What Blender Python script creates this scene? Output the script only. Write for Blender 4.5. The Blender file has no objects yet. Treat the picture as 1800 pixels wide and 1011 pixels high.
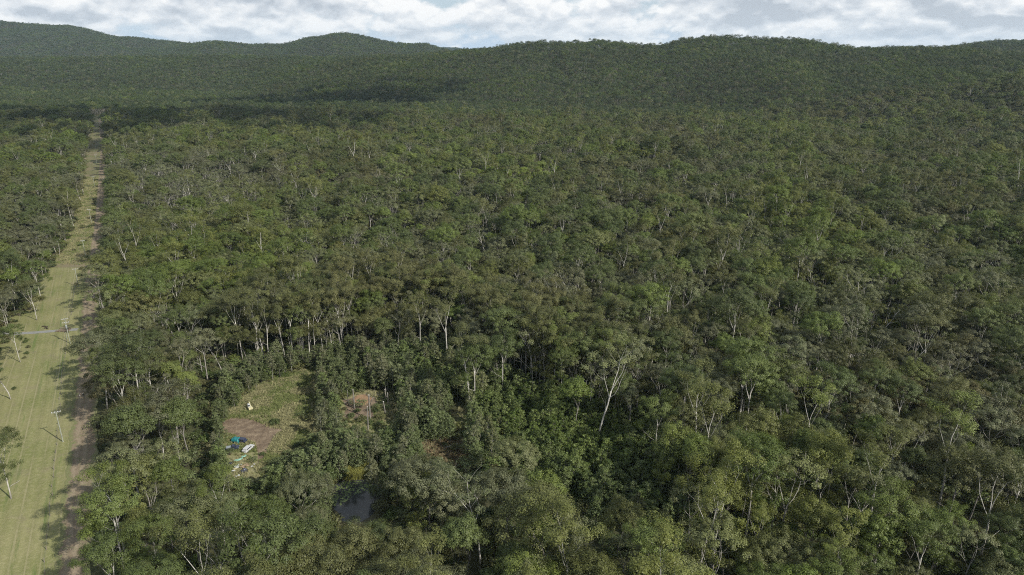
import bpy, math, random
import numpy as np
from mathutils import Vector, Matrix, noise as mnoise
R = math.radians
random.seed(7); RNG = np.random.default_rng(7)
SC = bpy.context.scene; COL = SC.collection

# ------------------------------------------------------------------ camera
H = 120.0; PITCH = 18.9; F = 1200.0          # drone 120 m up, 24 mm lens (pixel units of the 1800 px photo)
cd = bpy.data.cameras.new('camera'); cam = bpy.data.objects.new('camera', cd); COL.objects.link(cam)
cam.location = (0, 0, H); cam.rotation_euler = (R(90 - PITCH), 0, 0)
cd.sensor_width = 36; cd.lens = 24; cd.clip_start = 1; cd.clip_end = 30000
SC.camera = cam
# ------------------------------------------------------------------ light
SUN_EL = 36.0; SX, SY = 0.82, -0.572          # horizontal direction towards the sun
SUN_AZ = math.atan2(SX, SY)                  # clockwise from +Y
sd = bpy.data.lights.new('sun', 'SUN'); sd.energy = 5.0; sd.angle = R(0.55); sd.color = (1, .955, .87)
sun = bpy.data.objects.new('sun', sd); COL.objects.link(sun); sun.location = (300, -200, 400)
tosun = Vector((SX * math.cos(R(SUN_EL)), SY * math.cos(R(SUN_EL)), math.sin(R(SUN_EL)))).normalized()
sun.rotation_euler = tosun.to_track_quat('Z', 'Y').to_euler()
W = bpy.data.worlds.new('World'); SC.world = W; W.use_nodes = True
SC.view_settings.view_transform = 'Standard'; SC.view_settings.look = 'None'
SC.view_settings.exposure = 0.2; SC.view_settings.gamma = 1; SC.view_settings.use_curve_mapping = False
cy = SC.cycles
cy.max_bounces = 6; cy.diffuse_bounces = 3; cy.glossy_bounces = 2; cy.transmission_bounces = 4; cy.volume_bounces = 0
cy.transparent_max_bounces = 4; cy.use_denoising = False
cy.caustics_reflective = False; cy.caustics_refractive = False; cy.sample_clamp_indirect = 4
SC.cycles.filter_width = 1.05; cy.volume_step_rate = 1; cy.volume_max_steps = 8

class N:                                      # small node-tree helper
    def __init__(s, t): s.t = t; s.L = t.links
    def n(s, typ, **k):
        nd = s.t.nodes.new(typ)
        for a, v in k.items():
            if a == 'ins':
                for i, val in v.items():
                    if isinstance(val, bpy.types.NodeSocket): s.L.new(val, nd.inputs[i])
                    else: nd.inputs[i].default_value = val
            else: setattr(nd, a, v)
        return nd
    def math(s, op, a, b=0.0, c=None, clamp=False):
        nd = s.n('ShaderNodeMath', operation=op, ins={0: a, 1: b}); nd.use_clamp = clamp
        if c is not None: s.n; nd.inputs[2].default_value = c
        return nd.outputs[0]
    def mix(s, f, a, b, typ='RGBA', blend='MIX'):
        nd = s.n('ShaderNodeMix', data_type=typ)
        if typ == 'RGBA': nd.blend_type = blend; ia, ib, o = 6, 7, 2
        else: ia, ib, o = 2, 3, 0
        for i, v in ((0, f), (ia, a), (ib, b)):
            if isinstance(v, bpy.types.NodeSocket): s.L.new(v, nd.inputs[i])
            else: nd.inputs[i].default_value = v if not (isinstance(v, tuple) and len(v) == 3) else (*v, 1)
        return nd.outputs[o]
    def ramp(s, f, stops):
        nd = s.n('ShaderNodeValToRGB'); cr = nd.color_ramp
        while len(cr.elements) < len(stops): cr.elements.new(.5)
        for e, (p, c) in zip(cr.elements, stops):
            e.position = p; e.color = (*c, 1) if isinstance(c, tuple) else (c, c, c, 1)
        s.L.new(f, nd.inputs[0]); return nd.outputs[0]
    def noise(s, vec, scale, detail=3, rough=.55, dist=0.0):
        nd = s.n('ShaderNodeTexNoise', ins={'Scale': scale, 'Detail': detail, 'Roughness': rough, 'Distortion': dist})
        if vec is not None: s.L.new(vec, nd.inputs['Vector'])
        return nd.outputs[0]

# sky: Nishita plus layered cumulus by view direction
def build_world():
    t = W.node_tree; t.nodes.clear(); k = N(t)
    sky = k.n('ShaderNodeTexSky', sky_type='NISHITA'); sky.sun_disc = False
    sky.sun_elevation = R(SUN_EL); sky.sun_rotation = SUN_AZ; sky.altitude = 100; sky.air_density = 1.0; sky.dust_density = .6
    tc = k.n('ShaderNodeTexCoord'); sep = k.n('ShaderNodeSeparateXYZ'); k.L.new(tc.outputs['Generated'], sep.inputs[0])
    x, y, z = sep.outputs
    az = k.math('ARCTAN2', x, y)
    el = k.math('ARCSINE', k.math('MAXIMUM', k.math('MINIMUM', z, .999), 0.0))
    # clouds shrink and flatten towards the horizon
    v = k.math('LOGARITHM', k.math('ADD', el, .08), 2.718281828)
    warp = k.n('ShaderNodeTexNoise', ins={'Scale': 3.0, 'Detail': 4, 'Roughness': .6}); 
    cw = k.n('ShaderNodeCombineXYZ', ins={0: k.math('MULTIPLY', az, 10.0), 1: k.math('MULTIPLY', v, 2.4), 2: 1.7}); k.L.new(cw.outputs[0], warp.inputs['Vector'])
    wv = k.math('MULTIPLY', k.math('SUBTRACT', warp.outputs[0], .5), .28)
    def coords(dv, seed):
        return k.n('ShaderNodeCombineXYZ', ins={0: k.math('ADD', k.math('MULTIPLY', az, 13.5), wv), 1: k.math('ADD', k.math('MULTIPLY', k.math('ADD', v, dv), 3.1), wv), 2: seed}).outputs[0]
    def puffs(dv, scale, seed):
        nd = k.n('ShaderNodeTexVoronoi', feature='SMOOTH_F1', ins={'Scale': scale, 'Detail': 3.0, 'Roughness': .55, 'Smoothness': .45}); nd.normalize = True
        k.L.new(coords(dv, seed), nd.inputs['Vector']); return nd.outputs['Distance']
    def field(dv, scale, detail, rough, seed): return k.noise(coords(dv, seed), scale, detail, rough, .15)
    a0 = field(0.0, .72, 7, .52, 3.3); a1 = field(.10, .72, 7, .52, 3.3)
    b0 = field(0.0, .33, 3, .5, 9.1)
    p0 = puffs(0.0, 1.25, 2.2); p1 = puffs(.07, 1.25, 2.2)
    dens = k.math('ADD', k.math('ADD', k.math('MULTIPLY', a0, .7), k.math('MULTIPLY', b0, .5)), k.math('MULTIPLY', k.math('SUBTRACT', .4, p0), .42))
    dens = k.math('ADD', dens, k.math('MULTIPLY', k.math('MINIMUM', k.math('MAXIMUM', az, -.5), .3), .10))
    over = k.math('MULTIPLY', k.math('SUBTRACT', el, .30), 1.4, clamp=True)
    cover = k.ramp(k.math('SUBTRACT', dens, k.math('MULTIPLY', over, .16)), [(.52, 0.0), (.575, 1.0)])
    relief = k.math('ADD', k.math('MULTIPLY', k.math('SUBTRACT', a0, a1), 3.2), k.math('MULTIPLY', k.math('SUBTRACT', p1, p0), 3.0))
    lit = k.math('ADD', k.math('ADD', relief, k.math('MULTIPLY', k.math('SUBTRACT', .64, dens), 1.9)), .52, clamp=True)
    cc = k.ramp(lit, [(.06, (.50, .55, .61)), (.34, (.66, .705, .755)), (.54, (.80, .83, .86)), (.80, (1.0, 1.0, .99))])
    hz = k.math('SUBTRACT', 1.0, k.math('MULTIPLY', el, 16.0), clamp=True)
    cc = k.mix(k.math('MULTIPLY', hz, .38), cc, (.78, .84, .88))
    skyc = k.mix(1.0, sky.outputs[0], (.085, .085, .085), blend='MULTIPLY')
    lowc = k.mix(k.math('ADD', k.math('MULTIPLY', hz, .5), .45), skyc, (.56, .71, .90))
    skyc = k.mix(1.0, skyc, (.98, .98, 1.12), blend='MULTIPLY')
    thin = k.math('MULTIPLY', k.ramp(a0, [(.36, .1), (.62, .85)]), k.math('SUBTRACT', 1.0, over))
    lowc = k.mix(thin, lowc, (.70, .775, .84))
    col = k.mix(cover, lowc, cc)
    bg = k.n('ShaderNodeBackground', ins={0: col, 1: .90}); out = k.n('ShaderNodeOutputWorld')
    k.L.new(bg.outputs[0], out.inputs[0])
build_world(); W.cycles.sampling_method = 'MANUAL'; W.cycles.sample_map_resolution = 256

# ------------------------------------------------------------------ projection helpers (photo pixels <-> ground)
CP, SP = math.cos(R(PITCH)), math.sin(R(PITCH))
def gp(px, py, z=0.0):
    a = R(PITCH) + math.atan((py - 505.5) / F); Y = (H - z) / math.tan(a)
    d = Y * CP + (H - z) * SP
    return ((px - 900) / F * d, Y)
def project(x, y, z):
    d = y * CP - (z - H) * SP; u = y * SP + (z - H) * CP
    d = np.maximum(d, 1e-3)
    return 900 + F * x / d, 505.5 - F * u / d, d
def inpoly(px, py, poly):
    px = np.asarray(px, float); py = np.asarray(py, float); r = np.zeros(px.shape, bool); n = len(poly)
    for i in range(n):
        x0, y0 = poly[i]; x1, y1 = poly[(i + 1) % n]
        if y0 == y1: continue
        c = ((y0 > py) != (y1 > py)) & (px < (x1 - x0) * (py - y0) / (y1 - y0) + x0)
        r ^= c
    return r
def smooth(t): t = np.clip(t, 0, 1); return t * t * (3 - 2 * t)

# ------------------------------------------------------------------ value noise on arrays
_P = RNG.random((256, 256))
def vnoise(x, y, s, seed=0):
    x = np.asarray(x, float) / s + seed * 17.31; y = np.asarray(y, float) / s + seed * 9.7
    xi = np.floor(x).astype(int); yi = np.floor(y).astype(int); fx = smooth(x - xi); fy = smooth(y - yi)
    g = lambda i, j: _P[i % 256, j % 256]
    return (g(xi, yi) * (1 - fx) + g(xi + 1, yi) * fx) * (1 - fy) + (g(xi, yi + 1) * (1 - fx) + g(xi + 1, yi + 1) * fx) * fy
def fbm(x, y, s, seed=0): return (vnoise(x, y, s, seed) + .5 * vnoise(x, y, s / 2, seed + 1) + .25 * vnoise(x, y, s / 4, seed + 2)) / 1.75

# ------------------------------------------------------------------ terrain: plain, right-hand ridge, low ridge, far hills
def crest_z(py, Y):                            # world height that stands at photo row py at distance Y
    t = (505.5 - py) / F
    return H + Y * (t * CP - SP) / (CP + t * SP)
def U(px): return (px - 900) / F * .946
def ridge(pts, yb, yc, back, canopy=24):
    """pts: (px, row) of the wooded skyline; yb/yc: (px, distance) of the foot and the crest"""
    up = np.array([U(p[0]) for p in pts]); 
    yci = lambda u: np.interp(u, [U(p[0]) for p in yc], [p[1] for p in yc])
    ybi = lambda u: np.interp(u, [U(p[0]) for p in yb], [p[1] for p in yb])
    zz = np.array([crest_z(p[1], yci(U(p[0]))) - canopy for p in pts])
    def f(u, Y):
        Yc = yci(u); Yb = ybi(u); zc = np.interp(u, up, zz)
        s = np.where(Y < Yc, (Y - Yb) / (Yc - Yb), 1 - (Y - Yc) / back)
        s = np.clip(s, 0, 1)
        val = np.maximum(zc, 0) * np.where(Y < Yc, np.sin(s * math.pi / 2) ** 1.25, smooth(s))
        gul = np.abs(fbm(u * Y, Y * .35, 330, 21) - .5) * 2          # spurs and gullies running down the slope
        return np.maximum(0, val + np.where(Y < Yc, (gul - .22) * 1.5 * s * (1 - s) * np.maximum(zc, 0), 0))
    return f
RIDGES = [
    ridge([(300, 135), (420, 118), (550, 104), (650, 93), (750, 88), (850, 85), (900, 80), (1030, 77), (1055, 73), (1125, 79), (1165, 79), (1200, 69), (1250, 65),
           (1400, 67), (1450, 74), (1500, 78), (1600, 79), (1660, 80), (1800, 96), (2100, 110)],
          [(300, 2100), (600, 1520), (900, 1400), (1200, 1350), (1500, 1150), (1800, 900), (2200, 700)],
          [(300, 2700), (600, 2350), (900, 2150), (1250, 1950), (1500, 1850), (1800, 1700), (2200, 1500)], 900),
    ridge([(1480, 100), (1600, 84), (1680, 73), (1740, 70), (1800, 71), (2200, 66)], [(1400, 2000), (2200, 1800)], [(1400, 2700), (2200, 2500)], 900),
    ridge([(-300, 106), (0, 105), (200, 106), (280, 104), (400, 107), (520, 108), (620, 112), (760, 125)],
          [(-300, 2000), (0, 2050), (400, 2150), (760, 2300)], [(-300, 2850), (0, 2900), (760, 3100)], 800),
    ridge([(-400, 30), (0, 38), (60, 44), (130, 45), (165, 52), (215, 66), (270, 72), (330, 77), (420, 84), (520, 100)],
          [(-300, 3500), (600, 3500)], [(-300, 5200), (600, 5200)], 1800),
    ridge([(250, 100), (330, 80), (380, 76), (420, 79), (500, 78), (540, 67), (590, 61), (620, 62), (660, 69), (700, 78), (750, 81), (790, 92), (900, 110)],
          [(250, 3350), (900, 3350)], [(250, 4300), (900, 4300)], 1200),
    ridge([(600, 100), (740, 88), (780, 84.5), (800, 84), (815, 87), (850, 86.5), (950, 90), (1200, 92)], [(500, 6500), (1200, 6500)], [(500, 8500), (1200, 8500)], 1500),
]
def terrain(x, y):
    x = np.asarray(x, float); y = np.asarray(y, float)
    Y = np.maximum(y, 500.0); u = np.clip(x / Y, -1.05, 1.05)
    z = np.zeros(x.shape)
    for i, f in enumerate(RIDGES):
        zi = f(u, y)
        g = (fbm(x, y, 420, 3 + i) - .5)
        zi = np.where(zi > 0, zi + g * .34 * zi * np.clip(1.25 - zi / 260, .25, 1), 0)
        z = np.maximum(z, zi)
    return z
def th(x, y): return float(terrain(np.array([x]), np.array([y]))[0])

# ------------------------------------------------------------------ object helpers
def tag(o, label=None, cat=None, group=None, kind=None):
    if label: o['label'] = label
    if cat: o['category'] = cat
    if group: o['group'] = group
    if kind: o['kind'] = kind
    return o
def empty(name, loc, rz=0, sc=1.0):
    o = bpy.data.objects.new(name, None); COL.objects.link(o); o.location = loc; o.rotation_euler = (0, 0, rz); o.scale = (sc,) * 3
    o.empty_display_size = .5; return o
def link(name, me, mats, parent=None, loc=None):
    for m in (mats if isinstance(mats, (list, tuple)) else [mats]):
        if m and m.name not in [q.name for q in me.materials if q]: me.materials.append(m)
    o = bpy.data.objects.new(name, me); COL.objects.link(o)
    if parent: o.parent = parent
    if loc is not None: o.location = loc
    return o
class MB:                                      # mesh collector
    def __init__(s): s.v = []; s.f = []; s.m = []; s.cnt = 0
    def add(s, v, f, mi=0):
        s.v.append(np.asarray(v, float)); s.f += [tuple(i + s.cnt for i in q) for q in f]; s.m += [mi] * len(f); s.cnt += len(v)
    def box(s, c, sz, rz=0, mi=0, taper=1.0, rx=0):
        c = Vector(c); M = Matrix.Rotation(rz, 3, 'Z') @ Matrix.Rotation(rx, 3, 'X'); vs = []
        for k in (-1, 1):
            q = taper if k > 0 else 1
            for (i, j) in ((-1, -1), (1, -1), (1, 1), (-1, 1)):
                vs.append(c + M @ Vector((i * sz[0] / 2 * q, j * sz[1] / 2 * q, k * sz[2] / 2)))
        s.add([tuple(v) for v in vs], [(0, 3, 2, 1), (4, 5, 6, 7), (0, 1, 5, 4), (1, 2, 6, 5), (2, 3, 7, 6), (3, 0, 4, 7)], mi)
    def tube(s, pts, rad, n=6, mi=0, cap=True):
        pts = [Vector(p) for p in pts]; rad = rad if hasattr(rad, '__len__') else [rad] * len(pts)
        vs = []; fs = []; ref = None
        for i, p in enumerate(pts):
            d = (pts[min(i + 1, len(pts) - 1)] - pts[max(i - 1, 0)]).normalized()
            if ref is None: ref = d.orthogonal().normalized()
            ref = (ref - d * ref.dot(d)); ref = ref.normalized() if ref.length > 1e-6 else d.orthogonal().normalized()
            b = d.cross(ref)
            for k in range(n):
                a = 2 * math.pi * k / n; vs.append(tuple(p + (ref * math.cos(a) + b * math.sin(a)) * rad[i]))
        for i in range(len(pts) - 1):
            for k in range(n):
                k2 = (k + 1) % n; fs.append((i * n + k, i * n + k2, (i + 1) * n + k2, (i + 1) * n + k))
        if cap: fs.append(tuple(range(n))[::-1]); fs.append(tuple((len(pts) - 1) * n + k for k in range(n)))
        s.add(vs, fs, mi)
    def quads(s, P, mi=0):                     # P: (n,4,3)
        n = len(P); base = s.cnt; s.v.append(P.reshape(-1, 3)); idx = np.arange(n * 4).reshape(n, 4) + base
        s.f += [tuple(q) for q in idx.tolist()]; s.m += [mi] * n; s.cnt += 4 * n
    def mesh(s, name, smooth_=False):
        me = bpy.data.meshes.new(name)
        me.from_pydata(np.concatenate(s.v).tolist() if s.v else [], [], s.f)
        if s.m: me.polygons.foreach_set('material_index', s.m)
        if smooth_: me.polygons.foreach_set('use_smooth', [True] * len(me.polygons))
        me.update(); return me
    def build(s, name, mats, parent=None, loc=None, smooth_=False): return link(name, s.mesh(name, smooth_), mats, parent, loc)

# ------------------------------------------------------------------ materials
def newmat(name):
    m = bpy.data.materials.new(name); m.use_nodes = True; m.node_tree.nodes.clear(); k = N(m.node_tree)
    out = k.n('ShaderNodeOutputMaterial'); return m, k, out
def simple(name, col, rough=.7, metal=0, var=.15, scale=3.0, spec=.3):
    m, k, out = newmat(name); g = k.n('ShaderNodeNewGeometry')
    f = k.noise(g.outputs['Position'], scale, 4, .6)
    c = k.mix(f, tuple(max(0, q * (1 - var * 1.6)) for q in col), tuple(min(1, q * (1 + var * 1.6)) for q in col))
    b = k.n('ShaderNodeBsdfPrincipled', ins={'Base Color': c, 'Roughness': rough, 'Metallic': metal, 'Specular IOR Level': spec})
    k.L.new(b.outputs[0], out.inputs[0]); return m
def leafmat(name, c1, c2, young, sat=1.0):
    m, k, out = newmat(name); g = k.n('ShaderNodeNewGeometry'); oi = k.n('ShaderNodeObjectInfo')
    base = k.mix(oi.outputs['Random'], c1, c2)
    # stands differ across the forest: greener, browner and greyer patches tens of metres wide
    big = k.noise(g.outputs['Position'], .0075, 3, .55)
    reg = k.ramp(big, [(.36, (.98, .90, .92)), (.5, (1, 1, 1)), (.62, (1.14, 1.18, .78))])
    base = k.mix(1.0, base, reg, blend='MULTIPLY')
    # some trees flush bright new leaf
    fl = k.math('FRACT', k.math('MULTIPLY', oi.outputs['Random'], 37.7))
    fl = k.math('GREATER_THAN', fl, .90); base = k.mix(k.math('MULTIPLY', fl, .38), base, young)
    vb = k.math('FRACT', k.math('MULTIPLY', oi.outputs['Random'], 91.3)); base = k.mix(1.0, base, k.ramp(vb, [(0.0, .82), (1.0, 1.16)]), blend='MULTIPLY')
    loc = k.noise(g.outputs['Position'], .9, 2, .6)
    base = k.mix(1.0, base, k.ramp(loc, [(.3, .68), (.7, 1.35)]), blend='MULTIPLY')
    d = k.n('ShaderNodeBsdfPrincipled', ins={'Base Color': base, 'Roughness': .52, 'Specular IOR Level': .32})
    tr = k.n('ShaderNodeBsdfTranslucent', ins={0: k.mix(1.0, base, (1.1, 1.16, .60), blend='MULTIPLY')})
    mx = k.n('ShaderNodeMixShader', ins={0: .26, 1: d.outputs[0], 2: tr.outputs[0]})
    k.L.new(mx.outputs[0], out.inputs[0]); return m
YG = (.15, .205, .034)
M = {}
M['olive'] = leafmat('leaf_olive', (.096, .104, .036), (.132, .140, .050), YG)
M['lime'] = leafmat('leaf_lime', (.125, .158, .038), (.160, .195, .048), YG)
M['grey'] = leafmat('leaf_grey', (.108, .117, .058), (.138, .146, .076), (.14, .17, .07))
M['green'] = leafmat('leaf_green', (.076, .100, .032), (.110, .136, .042), YG)
M['brown'] = leafmat('leaf_brown', (.100, .102, .042), (.128, .126, .054), (.13, .15, .05))
M['young'] = leafmat('leaf_young', (.095, .120, .044), (.130, .158, .066), (.14, .20, .04))
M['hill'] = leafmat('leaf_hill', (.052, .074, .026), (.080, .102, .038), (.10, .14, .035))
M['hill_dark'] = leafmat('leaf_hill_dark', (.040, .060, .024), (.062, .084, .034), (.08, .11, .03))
M['dark'] = leafmat('leaf_dark', (.060, .084, .026), (.090, .118, .038), (.10, .15, .025))
def barkmat(name, c1, c2):
    m, k, out = newmat(name); tc = k.n('ShaderNodeTexCoord')
    mp = k.n('ShaderNodeMapping', ins={'Vector': tc.outputs['Object'], 'Scale': (2.2, 2.2, .35)})
    f = k.noise(mp.outputs[0], 1.6, 5, .65)
    c = k.ramp(f, [(.35, c2), (.52, c1), (.8, tuple(min(1, q * 1.15) for q in c1))])
    b = k.n('ShaderNodeBsdfPrincipled', ins={'Base Color': c, 'Roughness': .8, 'Specular IOR Level': .2})
    k.L.new(b.outputs[0], out.inputs[0]); return m
M['pale_bark'] = barkmat('pale_bark', (.44, .42, .38), (.22, .20, .175))
M['grey_bark'] = barkmat('grey_bark', (.21, .195, .175), (.10, .09, .08))
M['mid_bark'] = barkmat('mid_bark', (.34, .32, .285), (.16, .145, .125))
M['white_bark'] = barkmat('white_bark', (.66, .65, .62), (.36, .34, .31))
M['dark_bark'] = barkmat('dark_bark', (.11, .095, .08), (.05, .04, .035))

# ------------------------------------------------------------------ ground
def grid_mesh(name, xs, ys, zf):
    X, Y = np.meshgrid(xs, ys); Z = zf(X, Y); nx, ny = len(xs), len(ys)
    v = np.stack([X, Y, Z], -1).reshape(-1, 3)
    i = np.arange(nx * ny).reshape(ny, nx); q = np.stack([i[:-1, :-1], i[:-1, 1:], i[1:, 1:], i[1:, :-1]], -1).reshape(-1, 4)
    me = bpy.data.meshes.new(name); me.from_pydata(v.tolist(), [], q.tolist())
    me.polygons.foreach_set('use_smooth', [True] * len(me.polygons)); me.update(); return me
def groundmat():
    m, k, out = newmat('forest_floor'); g = k.n('ShaderNodeNewGeometry'); P = g.outputs['Position']
    a = k.noise(P, .12, 5, .6); b = k.noise(P, 1.1, 5, .7)
    c = k.mix(a, (.060, .052, .030), (.050, .062, .024)); c = k.mix(1.0, c, k.ramp(b, [(.3, .6), (.7, 1.5)]), blend='MULTIPLY')
    s = k.n('ShaderNodeBsdfPrincipled', ins={'Base Color': c, 'Roughness': .95, 'Specular IOR Level': .1})
    k.L.new(s.outputs[0], out.inputs[0]); return m
M['floor'] = groundmat()
xs = np.concatenate([np.linspace(-12000, -3000, 30)[:-1], np.linspace(-3000, 3000, 241), np.linspace(3000, 12000, 30)[1:]])
ys = np.concatenate([np.linspace(-3000, 600, 13)[:-1], np.arange(600, 6000, 30), np.linspace(6000, 16000, 60)])
o = link('ground', grid_mesh('ground', xs, ys, terrain), M['floor']); tag(o, kind='structure')

def strip_mesh(name, left, right, z):          # sheet between two ground polylines (same count), many rows
    me = bpy.data.meshes.new(name); v = []; f = []
    for a, b in zip(left, right): v += [(a[0], a[1], z), (b[0], b[1], z)]
    for i in range(len(left) - 1): f.append((2 * i, 2 * i + 1, 2 * i + 3, 2 * i + 2))
    me.from_pydata(v, [], f); uv = me.uv_layers.new(name='UVMap'); L = [0.0]
    for a, b in zip(left[:-1], left[1:]): L.append(L[-1] + math.hypot(b[0] - a[0], b[1] - a[1]))
    for li, lp in enumerate(me.loops): uv.data[li].uv = (lp.vertex_index % 2, L[lp.vertex_index // 2])
    me.update(); return me
def rotpos(k, ang, sc=(1, 1, 1)):              # world position turned so that +Y runs along the track
    g = k.n('ShaderNodeNewGeometry')
    mp = k.n('ShaderNodeMapping', ins={'Vector': g.outputs['Position'], 'Rotation': (0, 0, ang)})
    mp2 = k.n('ShaderNodeMapping', ins={'Vector': mp.outputs[0], 'Scale': sc}); return g.outputs['Position'], mp2.outputs[0]
LDIR = Vector((-.485, .874, 0)); LANG = -math.atan2(.485, .874)   # rotate track direction onto +Y
def grassmat(name, g1, g2, dry, stripes=True, drymix=.5):
    m, k, out = newmat(name); P, Q = rotpos(k, LANG, (1, .06, 1)); P2, Q2 = rotpos(k, LANG, (1, 1, 1))
    a = k.noise(P, .05, 4, .6); b = k.noise(P, .9, 5, .7); f = k.noise(P, 4.0, 3, .7)
    c = k.mix(k.ramp(a, [(.38, 0.0), (.62, 1.0)]), g1, g2)
    c = k.mix(k.math('MULTIPLY', k.ramp(b, [(.45, 0.0), (.7, 1.0)]), drymix), c, dry)
    pt = k.ramp(k.noise(P, .11, 6, .72), [(.54, 0.0), (.66, .75)]); c = k.mix(pt, c, (.20, .175, .105))
    wd = k.ramp(k.noise(Q, .35, 5, .7), [(.56, 0.0), (.66, .7)]); c = k.mix(wd, c, (.095, .135, .038))
    if stripes:
        sep = k.n('ShaderNodeSeparateXYZ', ins={0: Q2}); wob = k.noise(Q, .05, 2, .5)
        ph = k.math('FRACT', k.math('ADD', k.math('MULTIPLY', sep.outputs[0], 1 / 3.35), k.math('MULTIPLY', wob, 1.1)))
        line = k.ramp(ph, [(0.0, 0.0), (.05, 1.0), (.12, 1.0), (.17, 0.0)])
        brk = k.ramp(k.noise(Q, .22, 3, .6), [(.44, 0.0), (.56, 1.0)])
        c = k.mix(k.math('MULTIPLY', k.math('MULTIPLY', line, brk), .6), c, dry)
        tone = k.ramp(ph, [(.2, .93), (.6, 1.05), (.95, .95)]); c = k.mix(1.0, c, tone, blend='MULTIPLY')
    c = k.mix(1.0, c, k.ramp(f, [(.3, .72), (.72, 1.25)]), blend='MULTIPLY')
    bp = k.n('ShaderNodeBump', ins={'Strength': .6, 'Distance': .12, 'Height': k.noise(P, 2.6, 4, .7)})
    s = k.n('ShaderNodeBsdfPrincipled', ins={'Base Color': c, 'Roughness': .9, 'Specular IOR Level': .12, 'Normal': bp.outputs[0]})
    k.L.new(s.outputs[0], out.inputs[0]); return m
M['mown'] = grassmat('mown_grass', (.155, .165, .060), (.215, .206, .094), (.31, .28, .16), True, .55)
M['rough'] = grassmat('rough_grass', (.110, .125, .046), (.175, .150, .088), (.23, .185, .12), False, .75)
M['dryg'] = grassmat('dry_grass', (.17, .175, .075), (.22, .205, .105), (.30, .265, .16), False, .8)
def dirtmat(name, c1, c2, c3, ruts=True, speck=.5):
    m, k, out = newmat(name); P, Q = rotpos(k, LANG, (1, .07, 1))
    a = k.noise(Q, .8, 5, .6); b = k.noise(P, .35, 6, .68); f = k.noise(P, 3.0, 4, .7)
    c = k.mix(k.ramp(b, [(.35, 0.0), (.65, 1.0)]), c1, c2)
    c = k.mix(k.math('MULTIPLY', k.ramp(a if ruts else b, [(.5, 0.0), (.7, 1.0)]), .6), c, c3)
    if name == 'track_dirt':                   # two wheel lines, a rough crown between them and grass creeping in from both sides
        tc = k.n('ShaderNodeTexCoord'); sp = k.n('ShaderNodeSeparateXYZ', ins={0: tc.outputs['UV']})
        w = k.math('ADD', sp.outputs[0], k.math('MULTIPLY', k.math('SUBTRACT', k.noise(P, .10, 2, .5), .5), .22))
        rut = k.ramp(w, [(.20, 0.0), (.28, 1.0), (.34, .9), (.41, .15), (.47, .15), (.54, .9), (.60, 1.0), (.70, .1)])
        c = k.mix(k.math('MULTIPLY', rut, .55), c, (.28, .23, .16))
        w2 = k.math('ADD', sp.outputs[0], k.math('MULTIPLY', k.math('SUBTRACT', k.noise(P, .45, 5, .7), .5), .75))
        gr = k.ramp(w2, [(.10, 1.0), (.20, 0.0), (.82, 0.0), (.94, .9)]); gr2 = k.ramp(k.noise(P, .22, 5, .7), [(.56, 0.0), (.64, .8)])
        c = k.mix(k.math('MAXIMUM', gr, gr2), c, (.16, .165, .075))
    c = k.mix(1.0, c, k.ramp(f, [(.3, 1 - speck * .6), (.72, 1 + speck * .5)]), blend='MULTIPLY')
    bp = k.n('ShaderNodeBump', ins={'Strength': .5, 'Distance': .1, 'Height': b})
    s = k.n('ShaderNodeBsdfPrincipled', ins={'Base Color': c, 'Roughness': .95, 'Specular IOR Level': .1, 'Normal': bp.outputs[0]})
    k.L.new(s.outputs[0], out.inputs[0]); return m
M['track'] = dirtmat('track_dirt', (.160, .124, .084), (.235, .185, .128), (.125, .125, .058))
M['gravel'] = dirtmat('side_road_gravel', (.20, .20, .185), (.27, .27, .255), (.19, .19, .12), False)
M['bare'] = dirtmat('bare_earth', (.125, .092, .064), (.205, .155, .105), (.29, .23, .155), False, .9)
M['orange'] = dirtmat('orange_sand', (.21, .135, .085), (.36, .235, .135), (.13, .10, .06), False, .8)
M['redg'] = grassmat('reddish_grass', (.140, .130, .070), (.200, .150, .092), (.27, .21, .13), False, .8)

# the track: left edge from the photo, resampled along its length
TL = [(95, 1011), (125, 800), (131, 700), (135, 600), (147, 500), (163, 400), (172.5, 300), (175, 250), (171, 206)]
tl = np.array([gp(*p) for p in TL]); ysamp = np.concatenate([np.arange(60, 420, 1.5), np.arange(420, 1500, 4)])
A = np.polyfit(tl[:, 1], tl[:, 0], 1)
def track_x(Y, off=0.0):                      # off = metres to the right of the left edge, square to the track
    base = np.interp(Y, tl[:, 1], tl[:, 0], left=np.nan)
    lin = np.polyval(A, Y); base = np.where(np.isnan(base), tl[0, 0] - .56 * (Y - tl[0, 1]), base)
    base = .35 * base + .65 * lin if False else base
    return base + off * 1.144
def wob(Y, s, a, seed): return (fbm(np.asarray(Y), np.asarray(Y) * 0 + 3, s, seed) - .5) * a
YEND = 1440
ysamp = ysamp[ysamp < YEND]
def sline(fn): return [(float(fn(Y)), float(Y)) for Y in ysamp]
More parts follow.
